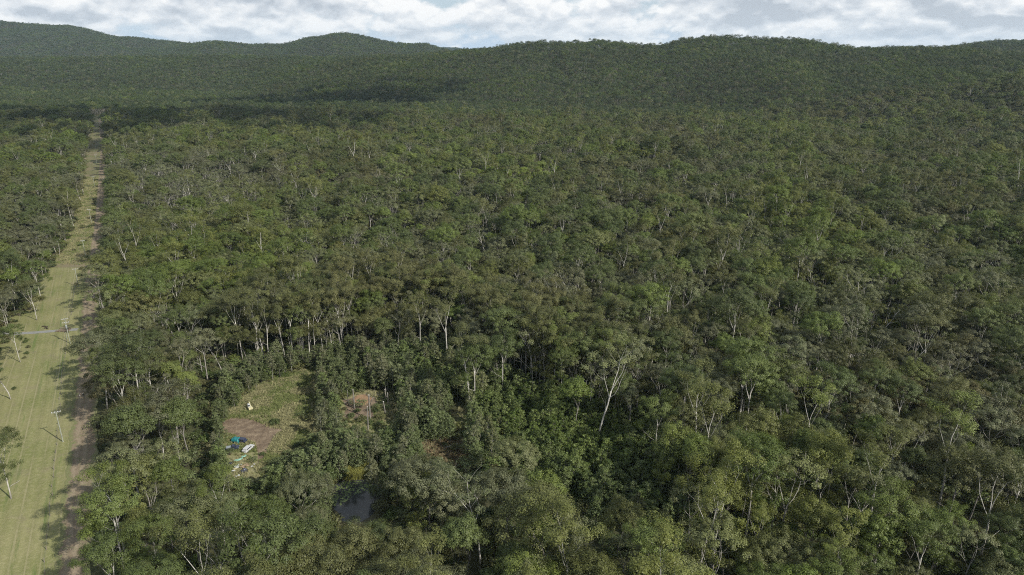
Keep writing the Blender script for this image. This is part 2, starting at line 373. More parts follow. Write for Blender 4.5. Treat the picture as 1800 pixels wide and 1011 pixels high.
# smooth the track axis
yu = np.arange(40, 1520, 4.0); ax = np.array([float(track_x(Y)) for Y in yu]); ax = np.convolve(np.pad(ax, 15, mode='reflect', reflect_type='odd'), np.ones(31) / 31, 'valid')
def axis(Y): return np.interp(Y, yu, ax)
def left_forest(Y):
    LB = [(-260, 1000), (-150, 880), (-70, 770), (-20, 690), (14, 640), (34, 590), (58, 545), (78, 512), (99, 470), (119, 436), (136, 398), (148, 350), (155, 300), (162, 250), (167, 215), (169, 203)]
    g = np.array([gp(*p) for p in LB]); return np.interp(Y, g[:, 1], g[:, 0])
lawn_end = gp(100, 466)[1]
o = link('mown_grass', strip_mesh('mown_grass', [(float(left_forest(Y)) - 14, float(Y)) for Y in ysamp if Y < lawn_end],
         [(float(axis(Y)) + 1.2 + float(wob(Y, 9, 2.5, 4)), float(Y)) for Y in ysamp if Y < lawn_end], .03), M['mown']); tag(o, kind='structure')
o = link('rough_grass', strip_mesh('rough_grass', [(float(left_forest(Y)) - 8, float(Y)) for Y in ysamp if Y >= lawn_end - 6],
         [(float(axis(Y)) + 2.0 + float(wob(Y, 9, 2.5, 4)), float(Y)) for Y in ysamp if Y >= lawn_end - 6], .05), M['rough']); tag(o, kind='structure')
o = link('dirt_track', strip_mesh('dirt_track', [(float(axis(Y)) - .2 + float(wob(Y, 4, 3.0, 8)), float(Y)) for Y in ysamp],
         [(float(axis(Y)) + 8.6 + float(wob(Y, 6, 5.0, 6)), float(Y)) for Y in ysamp], .09), M['track']); tag(o, kind='structure')
# gravel side road
sr = [gp(*p) for p in [(-90, 586), (-20, 586), (30, 586.5), (60, 585), (90, 582.5), (115, 580.5), (140, 579)]]
me = bpy.data.meshes.new('gravel_road'); v = []; f = []
for i, p in enumerate(sr): v += [(p[0], p[1] - 1.5, .07), (p[0], p[1] + 1.5, .07)]
for i in range(len(sr) - 1): f.append((2 * i, 2 * i + 2, 2 * i + 3, 2 * i + 1))
me.from_pydata(v, [], f); tag(link('gravel_road', me, M['gravel']), kind='structure')

def blob_sheet(name, pxpoly, z, mat, ragged=1.2, sub=8):
    pts = [gp(*p) for p in pxpoly]; n = len(pts); out = []
    for i in range(n):
        a, b = pts[i], pts[(i + 1) % n]
        for s in range(sub):
            t = s / sub; x = a[0] * (1 - t) + b[0] * t; y = a[1] * (1 - t) + b[1] * t
            out.append((x + (fbm(x, y, 5, 1) - .5) * ragged * 5, y + (fbm(x, y, 3, 9) - .5) * ragged * 5, z))
    me = bpy.data.meshes.new(name); me.from_pydata([tuple(map(float, p)) for p in out], [], [tuple(range(len(out)))]); me.update()
    return tag(link(name, me, mat), kind='structure')
blob_sheet('dry_grass_clearing', [(370, 700), (430, 672), (500, 650), (565, 638), (590, 690), (600, 745), (660, 790), (690, 830), (640, 850), (560, 850), (480, 870), (390, 870), (350, 800)], .03, M['dryg'])
blob_sheet('bare_earth_patch', [(388, 738), (410, 731), (446, 735), (476, 749), (508, 753), (510, 760), (490, 768), (480, 788), (470, 812), (458, 818), (450, 800), (447, 782), (425, 772), (392, 765)], .06, M['bare'], .8)
blob_sheet('stump_clearing', [(590, 690), (640, 684), (690, 690), (720, 720), (715, 760), (760, 770), (830, 690), (850, 720), (845, 800), (790, 830), (720, 820), (640, 780), (600, 750)], .045, M['dryg'])
blob_sheet('cleared_earth', [(599, 704), (640, 693), (664, 701), (660, 722), (668, 735), (650, 742), (640, 730), (622, 738), (603, 732), (610, 720)], .07, M['bare'], .7)
blob_sheet('orange_earth', [(622, 698), (640, 695), (650, 700), (640, 710), (628, 716), (620, 712)], .10, M['orange'], .9)
blob_sheet('reddish_grass_patch', [(745, 784), (772, 774), (800, 778), (818, 790), (812, 808), (780, 806), (752, 806)], .075, M['redg'], .9)

# ------------------------------------------------------------------ pond
def pondmat():
    m, k, out = newmat('pond_water'); g = k.n('ShaderNodeNewGeometry')
    bp = k.n('ShaderNodeBump', ins={'Strength': .12, 'Distance': .02, 'Height': k.noise(g.outputs['Position'], 1.5, 3, .5)})
    s = k.n('ShaderNodeBsdfPrincipled', ins={'Base Color': (.040, .042, .040, 1), 'Roughness': .10, 'IOR': 1.33, 'Specular IOR Level': .6, 'Normal': bp.outputs[0]})
    k.L.new(s.outputs[0], out.inputs[0]); return m
M['pond'] = pondmat()
PONDPX = [(578, 862), (590, 848), (612, 842), (640, 844), (662, 852), (668, 875), (655, 905), (628, 920), (600, 916), (586, 895)]
PGRD = [gp(*p) for p in PONDPX]
M['mud'] = dirtmat('bank_mud', (.085, .075, .045), (.13, .12, .065), (.10, .12, .045), False, .7)
blob_sheet('pond_bank', [(568, 862), (584, 842), (612, 834), (645, 836), (672, 848), (678, 875), (664, 912), (630, 928), (594, 924), (576, 898)], .05, M['mud'], .9, 8)
blob_sheet('pond_water', PONDPX, .075, M['pond'], .5, 6)

# ------------------------------------------------------------------ leaf clumps and tree shapes
def leaf_quads(rng, centers, radii, per, size, flat=.82, up=.5, aspect=.6, cc=None):
    n = len(centers); C = np.repeat(centers, per, 0); Rr = np.repeat(radii, per)
    d = rng.normal(size=(n * per, 3)); d /= np.linalg.norm(d, axis=1)[:, None]
    d[:, 2] = np.where(d[:, 2] < -.35, -d[:, 2], d[:, 2])
    rad = Rr * (rng.random(n * per) ** .30) * (.85 + .3 * rng.random(n * per))
    P = C + d * rad[:, None] * np.array([1, 1, flat])
    nr = d * .8 + rng.normal(size=d.shape) * .40 + np.array([0, 0, up * .7])
    if cc is not None:
        od = P - cc; od /= np.linalg.norm(od, axis=1)[:, None] + 1e-6; nr = nr + od * .75; nr /= np.linalg.norm(nr, axis=1)[:, None]
    t = np.cross(nr, rng.normal(size=d.shape)); t /= np.linalg.norm(t, axis=1)[:, None] + 1e-9; b = np.cross(nr, t)
    s = size * (.6 + .8 * rng.random(n * per))[:, None]; t = t * s * .5; b = b * s * .5 * aspect
    k = rng.random((n * per, 1)) * .5 + .25
    return np.stack([P - t, P - b + t * (k - .5), P + t, P + b - t * (k - .5)], 1)

def gum(seed, height=25, spread=1.0, fork=.5, limbs=4, l2=3, l3=3, clump=1.35, per=85, size=.42, lean=.06, density=1.0, thick=1.0, droop=0.0, fill=46):
    rng = np.random.default_rng(seed); rnd = random.Random(seed)
    tb = MB(); tips = []; mids = []
    s = height / 25.0
    def branch(p, d, L, r, lev, n):
        pts = [Vector(p)]; dd = Vector(d).normalized()
        k = 4 if lev == 0 else 3
        for i in range(k):
            dd = (dd + Vector((rnd.gauss(0, lean * 1.3 if lev == 0 else .17), rnd.gauss(0, lean * 1.3 if lev == 0 else .17), (.10 if lev else .02) - droop * .1 * lev))).normalized()
            pts.append(pts[-1] + dd * L / k)
        r1 = r * (.66 if lev == 0 else .52)
        rad = [r + (r1 - r) * i / k for i in range(k + 1)]
        if lev == 0: rad[0] *= 1.25
        tb.tube(pts, rad, 7 if lev == 0 else (5 if lev == 1 else 4 if lev == 2 else 3), cap=(lev == 0))
        return pts, dd, r1
    def recur(p, d, L, r, lev):
        pts, dd, r1 = branch(p, d, L, r, lev, 0)
        if lev == 3:
            tips.append(pts[-1]); 
            mids.append(pts[2])
            if rnd.random() < .5: mids.append(pts[1])
            return
        cnt = {0: limbs, 1: l2, 2: l3}[lev]
        a0 = rnd.random() * 6.28
        for i in range(cnt):
            ang = a0 + 6.283 * i / cnt + rnd.gauss(0, .35)
            sp = {0: .56, 1: .72, 2: .86}[lev] * spread * rnd.uniform(.6, 1.3)
            if lev == 0 and i == 0: sp *= .35
            o1 = dd.orthogonal().normalized(); o2 = dd.cross(o1)
            nd = dd * math.cos(sp) + (o1 * math.cos(ang) + o2 * math.sin(ang)) * math.sin(sp)
            if nd.z < .05: nd.z = .05 + rnd.random() * .2
            st = pts[-1] if (i < 2 or lev == 2) else pts[-2] * .5 + pts[-1] * .5
            recur(st, nd, {0: 6.0, 1: 3.6, 2: 2.2}[lev] * s * rnd.uniform(.75, 1.25), r1 * {0: .62, 1: .58, 2: .5}[lev] * rnd.uniform(.8, 1.05), lev + 1)
        if lev >= 1: mids.append(pts[-1])
        if lev == 0 and rnd.random() < .7:       # a low side limb
            nd = Vector((math.cos(a0 + 2), math.sin(a0 + 2), .55)); recur(pts[2], nd, 4 * s, r1 * .4, 1)
    recur((0, 0, -.3), (rnd.gauss(0, lean), rnd.gauss(0, lean), 1), height * fork, .27 * s * thick, 0)
    cen = np.array([tuple(t) for t in tips]); mc = np.array([tuple(t) for t in mids])
    if density < 1: keep = rng.random(len(cen)) < density; cen = cen[keep] if keep.any() else cen[:1]
    zt = max(t.z for t in tips)
    cc = cen.mean(0) - np.array([0, 0, 1.5 * s])
    if density > .8 and fill:
        R0 = np.percentile(np.hypot(cen[:, 0] - cc[0], cen[:, 1] - cc[1]), 82); Rz = max(np.percentile(cen[:, 2], 92) - cc[2], 2.0)
        ex = []
        for i in range(fill):
            f = 1 - (i + .5) / fill * 1.12; a = i * 2.39996; h = math.sqrt(max(0, 1 - f * f)); w = rnd.uniform(.78, 1.02)
            ex.append((cc[0] + math.cos(a) * h * R0 * w, cc[1] + math.sin(a) * h * R0 * w, cc[2] + f * Rz * w))
        ex = np.array(ex); dmin = np.array([np.min(np.linalg.norm(cen - e, axis=1)) for e in ex]); ex = ex[(dmin > .9 * clump * s) & (rng.random(len(ex)) < .8)]
        cen = np.concatenate([cen, ex])
    q1 = leaf_quads(rng, cen, clump * s * (.7 + .6 * rng.random(len(cen))), per, size, cc=cc)
    if len(mc) and density > .7:
        q2 = leaf_quads(rng, mc, clump * s * .95 * np.ones(len(mc)), per // 3, size, cc=cc); q1 = np.concatenate([q1, q2])
    return tb, q1
def conifer_like(seed, height=10, rad=2.1, per=30, size=.34, n=42, top=.55, start=.18, flat=.8):
    """narrow young tree: one stem, short side shoots, ovoid crown"""
    rng = np.random.default_rng(seed); rnd = random.Random(seed); tb = MB(); pts = [Vector((0, 0, -.2))]
    for i in range(5): pts.append(pts[-1] + Vector((rnd.gauss(0, .12), rnd.gauss(0, .12), height * .96 / 5)))
    tb.tube(pts, [.12, .10, .08, .06, .04, .02], 5)
    C = []; r = []
    for i in range(n):
        f = start + (1 - start) * (i + .5) / n
        g = (f - start) / (1 - start); prof = (math.sin(math.pi * min(1, (g * (1 - top * .5) + .22))) ** .8) if top < .9 else (1 - g) ** .8
        rr = rad * prof * rnd.uniform(.35, .85); a = i * 2.4 + rnd.gauss(0, .4)
        base = pts[0].lerp(pts[-1], f); k = min(int(f * 5), 4); base = pts[k].lerp(pts[k + 1], f * 5 - k)
        tip = base + Vector((math.cos(a) * rr, math.sin(a) * rr, rr * .45)); C.append((tip.x + rnd.gauss(0, .25), tip.y + rnd.gauss(0, .25), tip.z + rnd.gauss(0, .35))); r.append(rad * .36 * rnd.uniform(.55, 1.35) * (1.15 - .45 * g))
        if i % 2 == 0: tb.tube([base, tip], [.03, .01], 3, cap=False)
    return tb, leaf_quads(rng, np.array(C), np.array(r), per, size, flat)
def shrub_shape(seed, rad=1.5, h=1.8, n=16, per=34, size=.3):
    rng = np.random.default_rng(seed); rnd = random.Random(seed); tb = MB(); C = []
    for i in range(n):
        a = i * 2.4; rr = rad * math.sqrt((i + .5) / n) * rnd.uniform(.7, 1.1); z = h * (1 - (rr / rad) ** 2 * .6) * rnd.uniform(.45, .85); tip = (math.cos(a) * rr, math.sin(a) * rr, z)
        C.append(tip); tb.tube([(0, 0, -.1), (tip[0] * .5, tip[1] * .5, z * .6), tip], [.05, .03, .015], 3, cap=False)
    return tb, leaf_quads(rng, np.array(C), np.full(n, rad * .38), per, size, .8)

class Proto: pass
PROTO_COL = {}
def make_proto(kind, name, tb, quads, bark, leaf, tone, shape):
    p = Proto(); p.kind = kind; p.tone = tone; p.shape = shape; p.leaf = leaf
    p.trunk = tb.mesh(name + '_trunk', True); p.trunk.materials.append(M[bark]); p.h = max(v[:, 2].max() for v in tb.v)
    p.crown = None
    if quads is not None:
        cb = MB(); cb.quads(quads); p.crown = cb.mesh(name + '_crown'); p.crown.materials.append(M[leaf]); p.h = float(quads[..., 2].max())
        c = quads.mean(1); p.r = float(np.percentile(np.hypot(c[:, 0], c[:, 1]), 90)); p.z0 = float(np.percentile(c[:, 2], 8))
    else: p.r = 3; p.z0 = p.h * .4
    jb = MB()
    for v in tb.v: jb.v.append(v)
    jb.f = list(tb.f); jb.m = [0] * len(tb.f); jb.cnt = tb.cnt
    if quads is not None: jb.quads(quads, 1)
    p.whole = jb.mesh(name, False); p.whole.materials.append(M[bark])
    if quads is not None: p.whole.materials.append(M[leaf])
    return p
GUM = []
spec = [ # height spread fork limbs l2 l3 clump density bark leaf tone shape
    (26, 1.00, .44, 4, 3, 3, 1.45, 1, 'grey_bark', 'olive', 'olive', 'broad'),
    (28, .72, .56, 4, 3, 3, 1.30, 1, 'pale_bark', 'green', 'deep green', 'tall'),
    (24, 1.15, .40, 4, 4, 3, 1.40, 1, 'grey_bark', 'grey', 'grey-green', 'spreading'),
    (27, .95, .46, 3, 4, 3, 1.40, .9, 'pale_bark', 'olive', 'olive', 'open'),
    (23, .90, .42, 4, 3, 4, 1.30, 1, 'grey_bark', 'green', 'deep green', 'rounded'),
    (25, 1.10, .48, 4, 3, 3, 1.25, .7, 'mid_bark', 'grey', 'grey-green', 'thin-crowned'),
    (22, 1.05, .40, 3, 3, 4, 1.50, 1, 'grey_bark', 'brown', 'brownish', 'low'),
    (29, .62, .62, 3, 3, 3, 1.35, .9, 'pale_bark', 'olive', 'olive', 'slender'),
    (25, 1.00, .43, 4, 4, 2, 1.55, 1, 'grey_bark', 'olive', 'olive', 'dense'),
    (26, 1.20, .50, 4, 3, 3, 1.20, .5, 'pale_bark', 'grey', 'grey-green', 'sparse'),
    (23, 1.05, .40, 4, 3, 4, 1.45, 1, 'grey_bark', 'lime', 'yellow-green', 'rounded'),
]
for i, (h, sp, fk, l1, l2, l3, cl, de, bk, lf, tone, shp) in enumerate(spec):
    tb, q = gum(100 + i, h, sp, fk, l1, l2, l3, cl * .88, 135, .315, density=de, thick=.85, lean=.02 if i in (1, 7) else .06, fill=0 if i in (3, 5, 7, 9) else 50)
    GUM.append(make_proto('gum', 'gum_tree', tb, q, bk, lf, tone, shp))
YNG = []
for i, (h, rd, top, lf, tone, shp, st) in enumerate([(9.5, 2.7, .35, 'young', 'fresh green', 'rounded', .25), (11, 2.3, .55, 'young', 'fresh green', 'narrow', .26), (8, 2.2, .7, 'dark', 'dark green', 'compact', .08),
                                                (7, 2.6, .3, 'dark', 'dark green', 'bushy', .1), (12.5, 2.5, .4, 'grey', 'grey-green', 'tall', .42), (9, 2.2, .75, 'young', 'fresh green', 'slim', .12)]):
    tb, q = conifer_like(300 + i, h, rd, 44, .33, 44, top, st); YNG.append(make_proto('young', 'young_tree', tb, q, 'pale_bark' if i == 4 else 'grey_bark', lf, tone, shp))
SHR = []
for i, (rd, h, lf) in enumerate([(1.5, 1.7, 'dark'), (1.9, 2.6, 'olive'), (1.3, 1.5, 'brown'), (2.2, 3.4, 'young')]):
    tb, q = shrub_shape(500 + i, rd, h); SHR.append(make_proto('shrub', 'shrub', tb, q, 'dark_bark', lf, ['dark green', 'olive', 'brownish', 'green'][i], 'low'))
DEAD = []
for i in range(4):
    tb, _ = gum(700 + i, [22, 19, 24, 17][i], [.9, .6, 1.1, .8][i], [.32, .42, .38, .3][i], 4, 3, 4, 1, 2, .1, thick=.85); DEAD.append(make_proto('dead', 'dead_tree', tb, None, 'white_bark', None, 'bare white', 'dead'))
# distant stands: five or six whole crowns each, coarser leaves
FAR = []
def far_stand(seed, n, leafs):
    rng = np.random.default_rng(seed); rnd = random.Random(seed); jb = MB(); allq = {}
    for i in range(n):
        a = i * 2.4 + rnd.random(); rr = 10.5 * math.sqrt((i + .3) / n); x, y = math.cos(a) * rr, math.sin(a) * rr
        h = rnd.uniform(15, 28); cr = rnd.uniform(3.6, 5.4); jb.tube([(x, y, -3), (x, y, h * .7)], [.2, .1], 3, 0, False)
        for b in range(0):
            aa = rnd.random() * 6.28; jb.tube([(x, y, h * .5), (x + math.cos(aa) * cr * .7, y + math.sin(aa) * cr * .7, h * .82)], [.14, .06], 3, 0, False)
        nl = 20; C = []; czz = h - cr * .95; sx = rnd.uniform(.85, 1.15)
        for c in range(nl):
            f = 1 - (c + .5) / nl * 1.25; aa = c * 2.39996 + i; hh_ = math.sqrt(max(0, 1 - f * f)); w = rnd.uniform(.62, .98)
            C.append((x + math.cos(aa) * hh_ * cr * w * sx, y + math.sin(aa) * hh_ * cr * w / sx, czz + f * cr * .92 * w))
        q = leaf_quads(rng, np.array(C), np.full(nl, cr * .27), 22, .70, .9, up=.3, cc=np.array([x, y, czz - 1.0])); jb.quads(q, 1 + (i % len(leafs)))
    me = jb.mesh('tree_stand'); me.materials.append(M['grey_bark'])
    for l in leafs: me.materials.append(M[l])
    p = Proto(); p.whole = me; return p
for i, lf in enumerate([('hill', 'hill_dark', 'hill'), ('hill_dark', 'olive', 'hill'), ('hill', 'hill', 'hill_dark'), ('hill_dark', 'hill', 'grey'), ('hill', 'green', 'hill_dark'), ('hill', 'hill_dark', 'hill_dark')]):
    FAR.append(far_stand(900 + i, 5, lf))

def instance_collection(name, protos):
    c = bpy.data.collections.new(name)
    for p in protos:
        o = bpy.data.objects.new(p.whole.name, p.whole); c.objects.link(o)
    objs = sorted(c.objects, key=lambda o: o.name)
    order = {o.data.name: i for i, o in enumerate(objs)}
    return c, [order[p.whole.name] for p in protos]
def scatter(name, protos, X, Y, Z, rot, scl, idx, label, cat, lean=None):
    """ONE object: a point per tree, the tree shapes set on them by geometry nodes"""
    c, order = instance_collection(name + '_shapes', protos)
    me = bpy.data.meshes.new(name); n = len(X); me.vertices.add(n)
    me.vertices.foreach_set('co', np.stack([X, Y, Z], -1).ravel())
    for an, typ, val in (('rot', 'FLOAT_VECTOR', np.stack([RNG.normal(0, .03, n), RNG.normal(0, .03, n), rot], -1).ravel()), ('scl', 'FLOAT_VECTOR', np.asarray(scl).ravel()), ('idx', 'INT', np.array(order)[idx])):
        a = me.attributes.new(an, typ, 'POINT'); a.data.foreach_set('vector' if typ == 'FLOAT_VECTOR' else 'value', val)
    o = bpy.data.objects.new(name, me); COL.objects.link(o)
    t = bpy.data.node_groups.new(name, 'GeometryNodeTree'); t.interface.new_socket('Geometry', in_out='INPUT', socket_type='NodeSocketGeometry'); t.interface.new_socket('Geometry', in_out='OUTPUT', socket_type='NodeSocketGeometry')
    k = N(t); gi = k.n('NodeGroupInput'); go = k.n('NodeGroupOutput'); ci = k.n('GeometryNodeCollectionInfo'); ci.inputs[0].default_value = c; ci.inputs[1].default_value = True; ci.inputs[2].default_value = True
    na = [k.n('GeometryNodeInputNamedAttribute', data_type=d, ins={0: a}) for a, d in (('idx', 'INT'), ('rot', 'FLOAT_VECTOR'), ('scl', 'FLOAT_VECTOR'))]
    ip = k.n('GeometryNodeInstanceOnPoints'); ip.inputs['Pick Instance'].default_value = True
    k.L.new(gi.outputs[0], ip.inputs['Points']); k.L.new(ci.outputs[0], ip.inputs['Instance'])
    k.L.new(na[0].outputs[0], ip.inputs['Instance Index']); k.L.new(na[1].outputs[0], ip.inputs['Rotation']); k.L.new(na[2].outputs[0], ip.inputs['Scale'])
    k.L.new(ip.outputs[0], go.inputs[0])
    md = o.modifiers.new('trees', 'NODES'); md.node_group = t
    tag(o, label, cat, None, 'stuff'); return o

# ------------------------------------------------------------------ where things may stand (photo outlines of what stays in view)
P_LAWN = [(-40, 1040), (-10, 900), (-5, 800), (12, 720), (32, 660), (48, 600), (80, 530), (108, 475), (135, 415), (149, 340), (160, 260), (167, 212), (167, 193), (178, 193), (180, 212), (182.5, 300), (178, 390), (166, 450), (150, 520), (136, 550),
          (133, 590), (146, 640), (160, 700), (158, 850), (147, 920), (158, 1040)]
P_CLEAR = [(404, 735), (430, 700), (470, 675), (545, 652), (560, 662), (553, 690), (552, 735), (548, 760), (515, 788), (492, 800), (470, 812), (452, 842), (404, 842), (397, 790)]
P_STUMP = [(600, 702), (640, 690), (690, 690), (700, 720), (688, 745), (655, 762), (640, 745), (598, 738)]
P_SMALL = [(793, 700), (818, 712), (822, 735), (800, 738)]
P_POND = [(583, 856), (600, 846), (640, 846), (648, 870), (640, 903), (600, 905), (588, 880)]
P_REED = [(612, 826), (668, 826), (668, 843), (615, 846)]
P_RED = [(745, 782), (795, 776), (825, 800), (790, 812), (750, 806)]
KEEP = [P_CLEAR, P_STUMP, P_SMALL, P_POND, P_REED, P_RED]
P_YOUNG = [(395, 650), (440, 628), (560, 640), (600, 604), (700, 588), (790, 592), (835, 622), (880, 650), (960, 690), (1060, 705), (1110, 745), (1150, 800), (1180, 870), (1120, 890), (1060, 850), (980, 800), (900, 760), (830, 745),
           (740, 790), (690, 828), (640, 835), (590, 850), (500, 830), (400, 845), (370, 780), (380, 700)]
P_YOUNG_WIDE = [(380, 690), (430, 645), (500, 636), (560, 640), (600, 614), (700, 592), (800, 600), (880, 650), (980, 700), (1080, 720), (1150, 740), (1210, 830), (1220, 930), (1100, 930), (1000, 870), (900, 800), (860, 800), (800, 850), (700, 880), (650, 880), (560, 930), (480, 880), (380, 870)]
def corridor(x, y, l=0.0, r=11.0):
    ax_ = axis(y); return (x > left_forest(y) + l) & (x < ax_ + r * 1.144) & (y < YEND + 6)
def blocked(x, y, z0, h, r, polys, fr=(.0, .35, .7, .95)):
    bad = np.zeros(len(x), bool)
    for f in fr:
        z = z0 + (h - z0) * f; px, py, d = project(x, y, z); w = r * F / d * (.85 if f < .8 else .5)
        for dx in (-.8, 0, .8):
            for dy in (-.0,):
                for P in polys: bad |= inpoly(px + dx * w, py + dy, P)
    return bad
def jitter_grid(x0, x1, y0, y1, s, jit=.42):
    xs_ = np.arange(x0, x1, s); ys_ = np.arange(y0, y1, s * .87); X, Y = np.meshgrid(xs_, ys_); X[1::2] += s / 2
    X = X + RNG.uniform(-jit, jit, X.shape) * s; Y = Y + RNG.uniform(-jit, jit, Y.shape) * s; return X.ravel(), Y.ravel()

# ---- tall gum trees up to 1300 m, then stands
NEAR = 1250.0
X, Y = jitter_grid(-1150, 1150, -60, NEAR, 8.6)
m = np.abs(X) < .80 * np.maximum(Y, 0) + 75; X, Y = X[m], Y[m]
n = len(X); gi_ = np.clip((vnoise(X, Y, 60, 5) * .55 + RNG.random(n) * .62) / 1.1 * len(GUM), 0, len(GUM) - 1).astype(int)
gi_ = np.where(gi_ >= 10, 0, gi_); gi_ = (gi_ * 7 + 3) % 10; gi_ = np.where((gi_ == 3) & (RNG.random(n) < .65), 8, gi_)
qx, qy, _ = project(X, Y, 0 * X + 20)
for poly, pi_, pr_ in (([(190, 280), (330, 255), (460, 300), (450, 350), (250, 350)], (5, 9), .75), ([(660, 270), (820, 255), (980, 270), (1010, 315), (760, 300)], (10, 10), .5), ([(880, 290), (1100, 340), (1360, 375), (1360, 415), (1130, 395), (900, 330)], (10, 4), .5),
                       ([(290, 640), (350, 610), (410, 640), (400, 700), (300, 700)], (10, 10), .9), ([(830, 790), (900, 760), (1000, 850), (930, 900), (820, 860)], (10, 8), .35), ([(1450, 500), (1600, 490), (1650, 600), (1480, 600)], (5, 9), .5), ([(430, 440), (620, 420), (640, 480), (440, 500)], (10, 10), .25)):
    mm = inpoly(qx, qy, poly) & (RNG.random(n) < pr_); gi_[mm] = RNG.choice(pi_, mm.sum())
gs = RNG.uniform(.62, 1.12, n) * (1 + (vnoise(X, Y, 90, 2) - .5) * .25)
big = RNG.random(n) < .07; gs[big] *= 1.22
hh = np.array([p.h for p in GUM])[gi_] * gs; rr_ = np.array([p.r for p in GUM])[gi_] * gs; zz0 = np.array([p.z0 for p in GUM])[gi_] * gs
# heroes: trees whose bare trunks or crowns stand out in the photo (base pixel, shape, scale)
HERO = [(20, 877, 1, .80, 'gum tree with straight pale trunk standing alone on lawn at left photo edge'),
        (19, 702, 9, .86, 'thin-leaved leaning gum tree at left lawn edge below the gravel road'),
        (36, 637, 1, .62, 'short gum with clean white trunk, just below gravel road at left edge'),
        (65, 563, 3, .80, 'gum with forked white trunk leaning over the lawn above the gravel road'),
        (73, 527, 1, .78, 'gum with straight pale trunk at treeline, upslope of the forked white gum'),
        (826, 722, 7, 1.02, 'tall gum with two pale stems beside small grassy gap, left of the pair'),
        (834, 720, 1, .98, 'tall gum with pale stem beside small grassy gap, right of the pair'),
        (976, 692, 3, .95, 'gum with clean white forked trunk rising from the dark green thicket'),
        (948, 656, 7, .85, 'slim white-trunked gum at back of thicket, left of the white forked gum'),
        (992, 655, 1, .9, 'white-trunked gum at back of thicket, right of the white forked gum'),
        (1018, 668, 7, .85, 'twin-looking slim gum at upper right rim of the dark thicket'),
        (1083, 722, 3, 1.0, 'gum with a curved white main limb on the right rim of the thicket'),
        (1157, 742, 5, .95, 'thin-crowned gum with white forked limbs, right of the dark thicket'),
        (1722, 985, 3, 1.22, 'largest gum near lower right corner with thick pale broken trunk'),
        (1648, 900, 7, 1.1, 'gum with leaning pale trunk, left of the largest lower right gum'),
        (865, 600, 7, .9, 'slim gum with bare pale trunk standing at the thicket back edge'),
        (443, 612, 7, .82, 'slim gum behind the dry grass clearing, leftmost of the bare-trunk row'),
        (497, 622, 1, .85, 'gum behind the dry grass clearing, second of the bare-trunk row'),
        (548, 618, 7, .86, 'gum behind the dry grass clearing, third of the bare-trunk row'),
        (575, 615, 1, .80, 'gum behind the dry grass clearing, fourth of the bare-trunk row'),
        (655, 585, 7, .86, 'gum at thicket back edge, rightmost of the bare-trunk row')]
hero_xy = np.array([gp(a, b) for a, b, *_ in HERO])
ok = ~corridor(X + (fbm(X, Y, 14, 6) - .5) * 9, Y, -3, 10.5)
ok &= RNG.random(n) > np.where(vnoise(X, Y, 25, 8) > .82, .5, .03)
ok &= ~blocked(X, Y, zz0, hh, rr_, KEEP) & ~blocked(X, Y, zz0, hh, rr_ * RNG.uniform(.1, 1.0, n), [P_LAWN])
ok &= ~blocked(X, Y, zz0, hh, rr_ * .8, [P_YOUNG])
for hx, hy in hero_xy: ok &= np.hypot(X - hx, Y - hy) > 6.0
px_, py_, _ = project(X, Y, 0 * X); gx = inpoly(px_, py_, [(350, 690), (430, 640), (600, 640), (700, 680), (880, 690), (880, 850), (700, 850), (640, 920), (560, 920), (440, 880), (370, 860)]); ok &= ~gx
X, Y, gi_, gs, hh = X[ok], Y[ok], gi_[ok], gs[ok], hh[ok]
bx, by = jitter_grid(-260, 110, 225, 340, 5.2); ba, bb, _ = project(bx, by, 0 * bx)
bm_ = inpoly(ba, bb, [(400, 560), (560, 545), (700, 535), (860, 560), (980, 590), (1090, 640), (1130, 690), (1060, 690), (960, 665), (880, 628), (790, 582), (700, 578), (600, 592), (560, 628), (440, 616), (395, 630)]) & (RNG.random(len(bx)) < .35)
# front rank along the back edge of the thicket: tall bare stems
EDGE = np.array([gp(*p) for p in [(418, 632), (470, 636), (540, 634), (575, 622), (615, 602), (700, 586), (760, 586), (800, 594), (850, 622), (905, 655), (960, 684), (1020, 694), (1075, 706), (1120, 735)]])
ec = np.concatenate([[0], np.cumsum(np.hypot(*np.diff(EDGE, axis=0).T))]); es = np.arange(0, ec[-1], 2.3) + RNG.uniform(-.9, .9, len(np.arange(0, ec[-1], 2.3)))
ex_, ey_ = np.interp(es, ec, EDGE[:, 0]) + RNG.normal(0, .5, len(es)), np.interp(es, ec, EDGE[:, 1]) + RNG.uniform(-1.0, 7, len(es))
bx, by = np.concatenate([ex_, bx[bm_]]), np.concatenate([ey_, by[bm_]]); bi = RNG.choice([1, 7, 7, 7], len(bx)); bs = RNG.uniform(.72, .98, len(bx))
far_ = np.array([np.min(np.hypot(hero_xy[:, 0] - q, hero_xy[:, 1] - w)) > 3.5 for q, w in zip(bx, by)]); bx, by, bi, bs = bx[far_], by[far_], bi[far_], bs[far_]
X = np.concatenate([X, bx]); Y = np.concatenate([Y, by]); gi_ = np.concatenate([gi_, bi]); gs = np.concatenate([gs, bs]); hh = np.concatenate([hh, np.array([p.h for p in GUM])[bi] * bs])
rot = RNG.uniform(0, 6.283, len(X)); Z = terrain(X, Y)
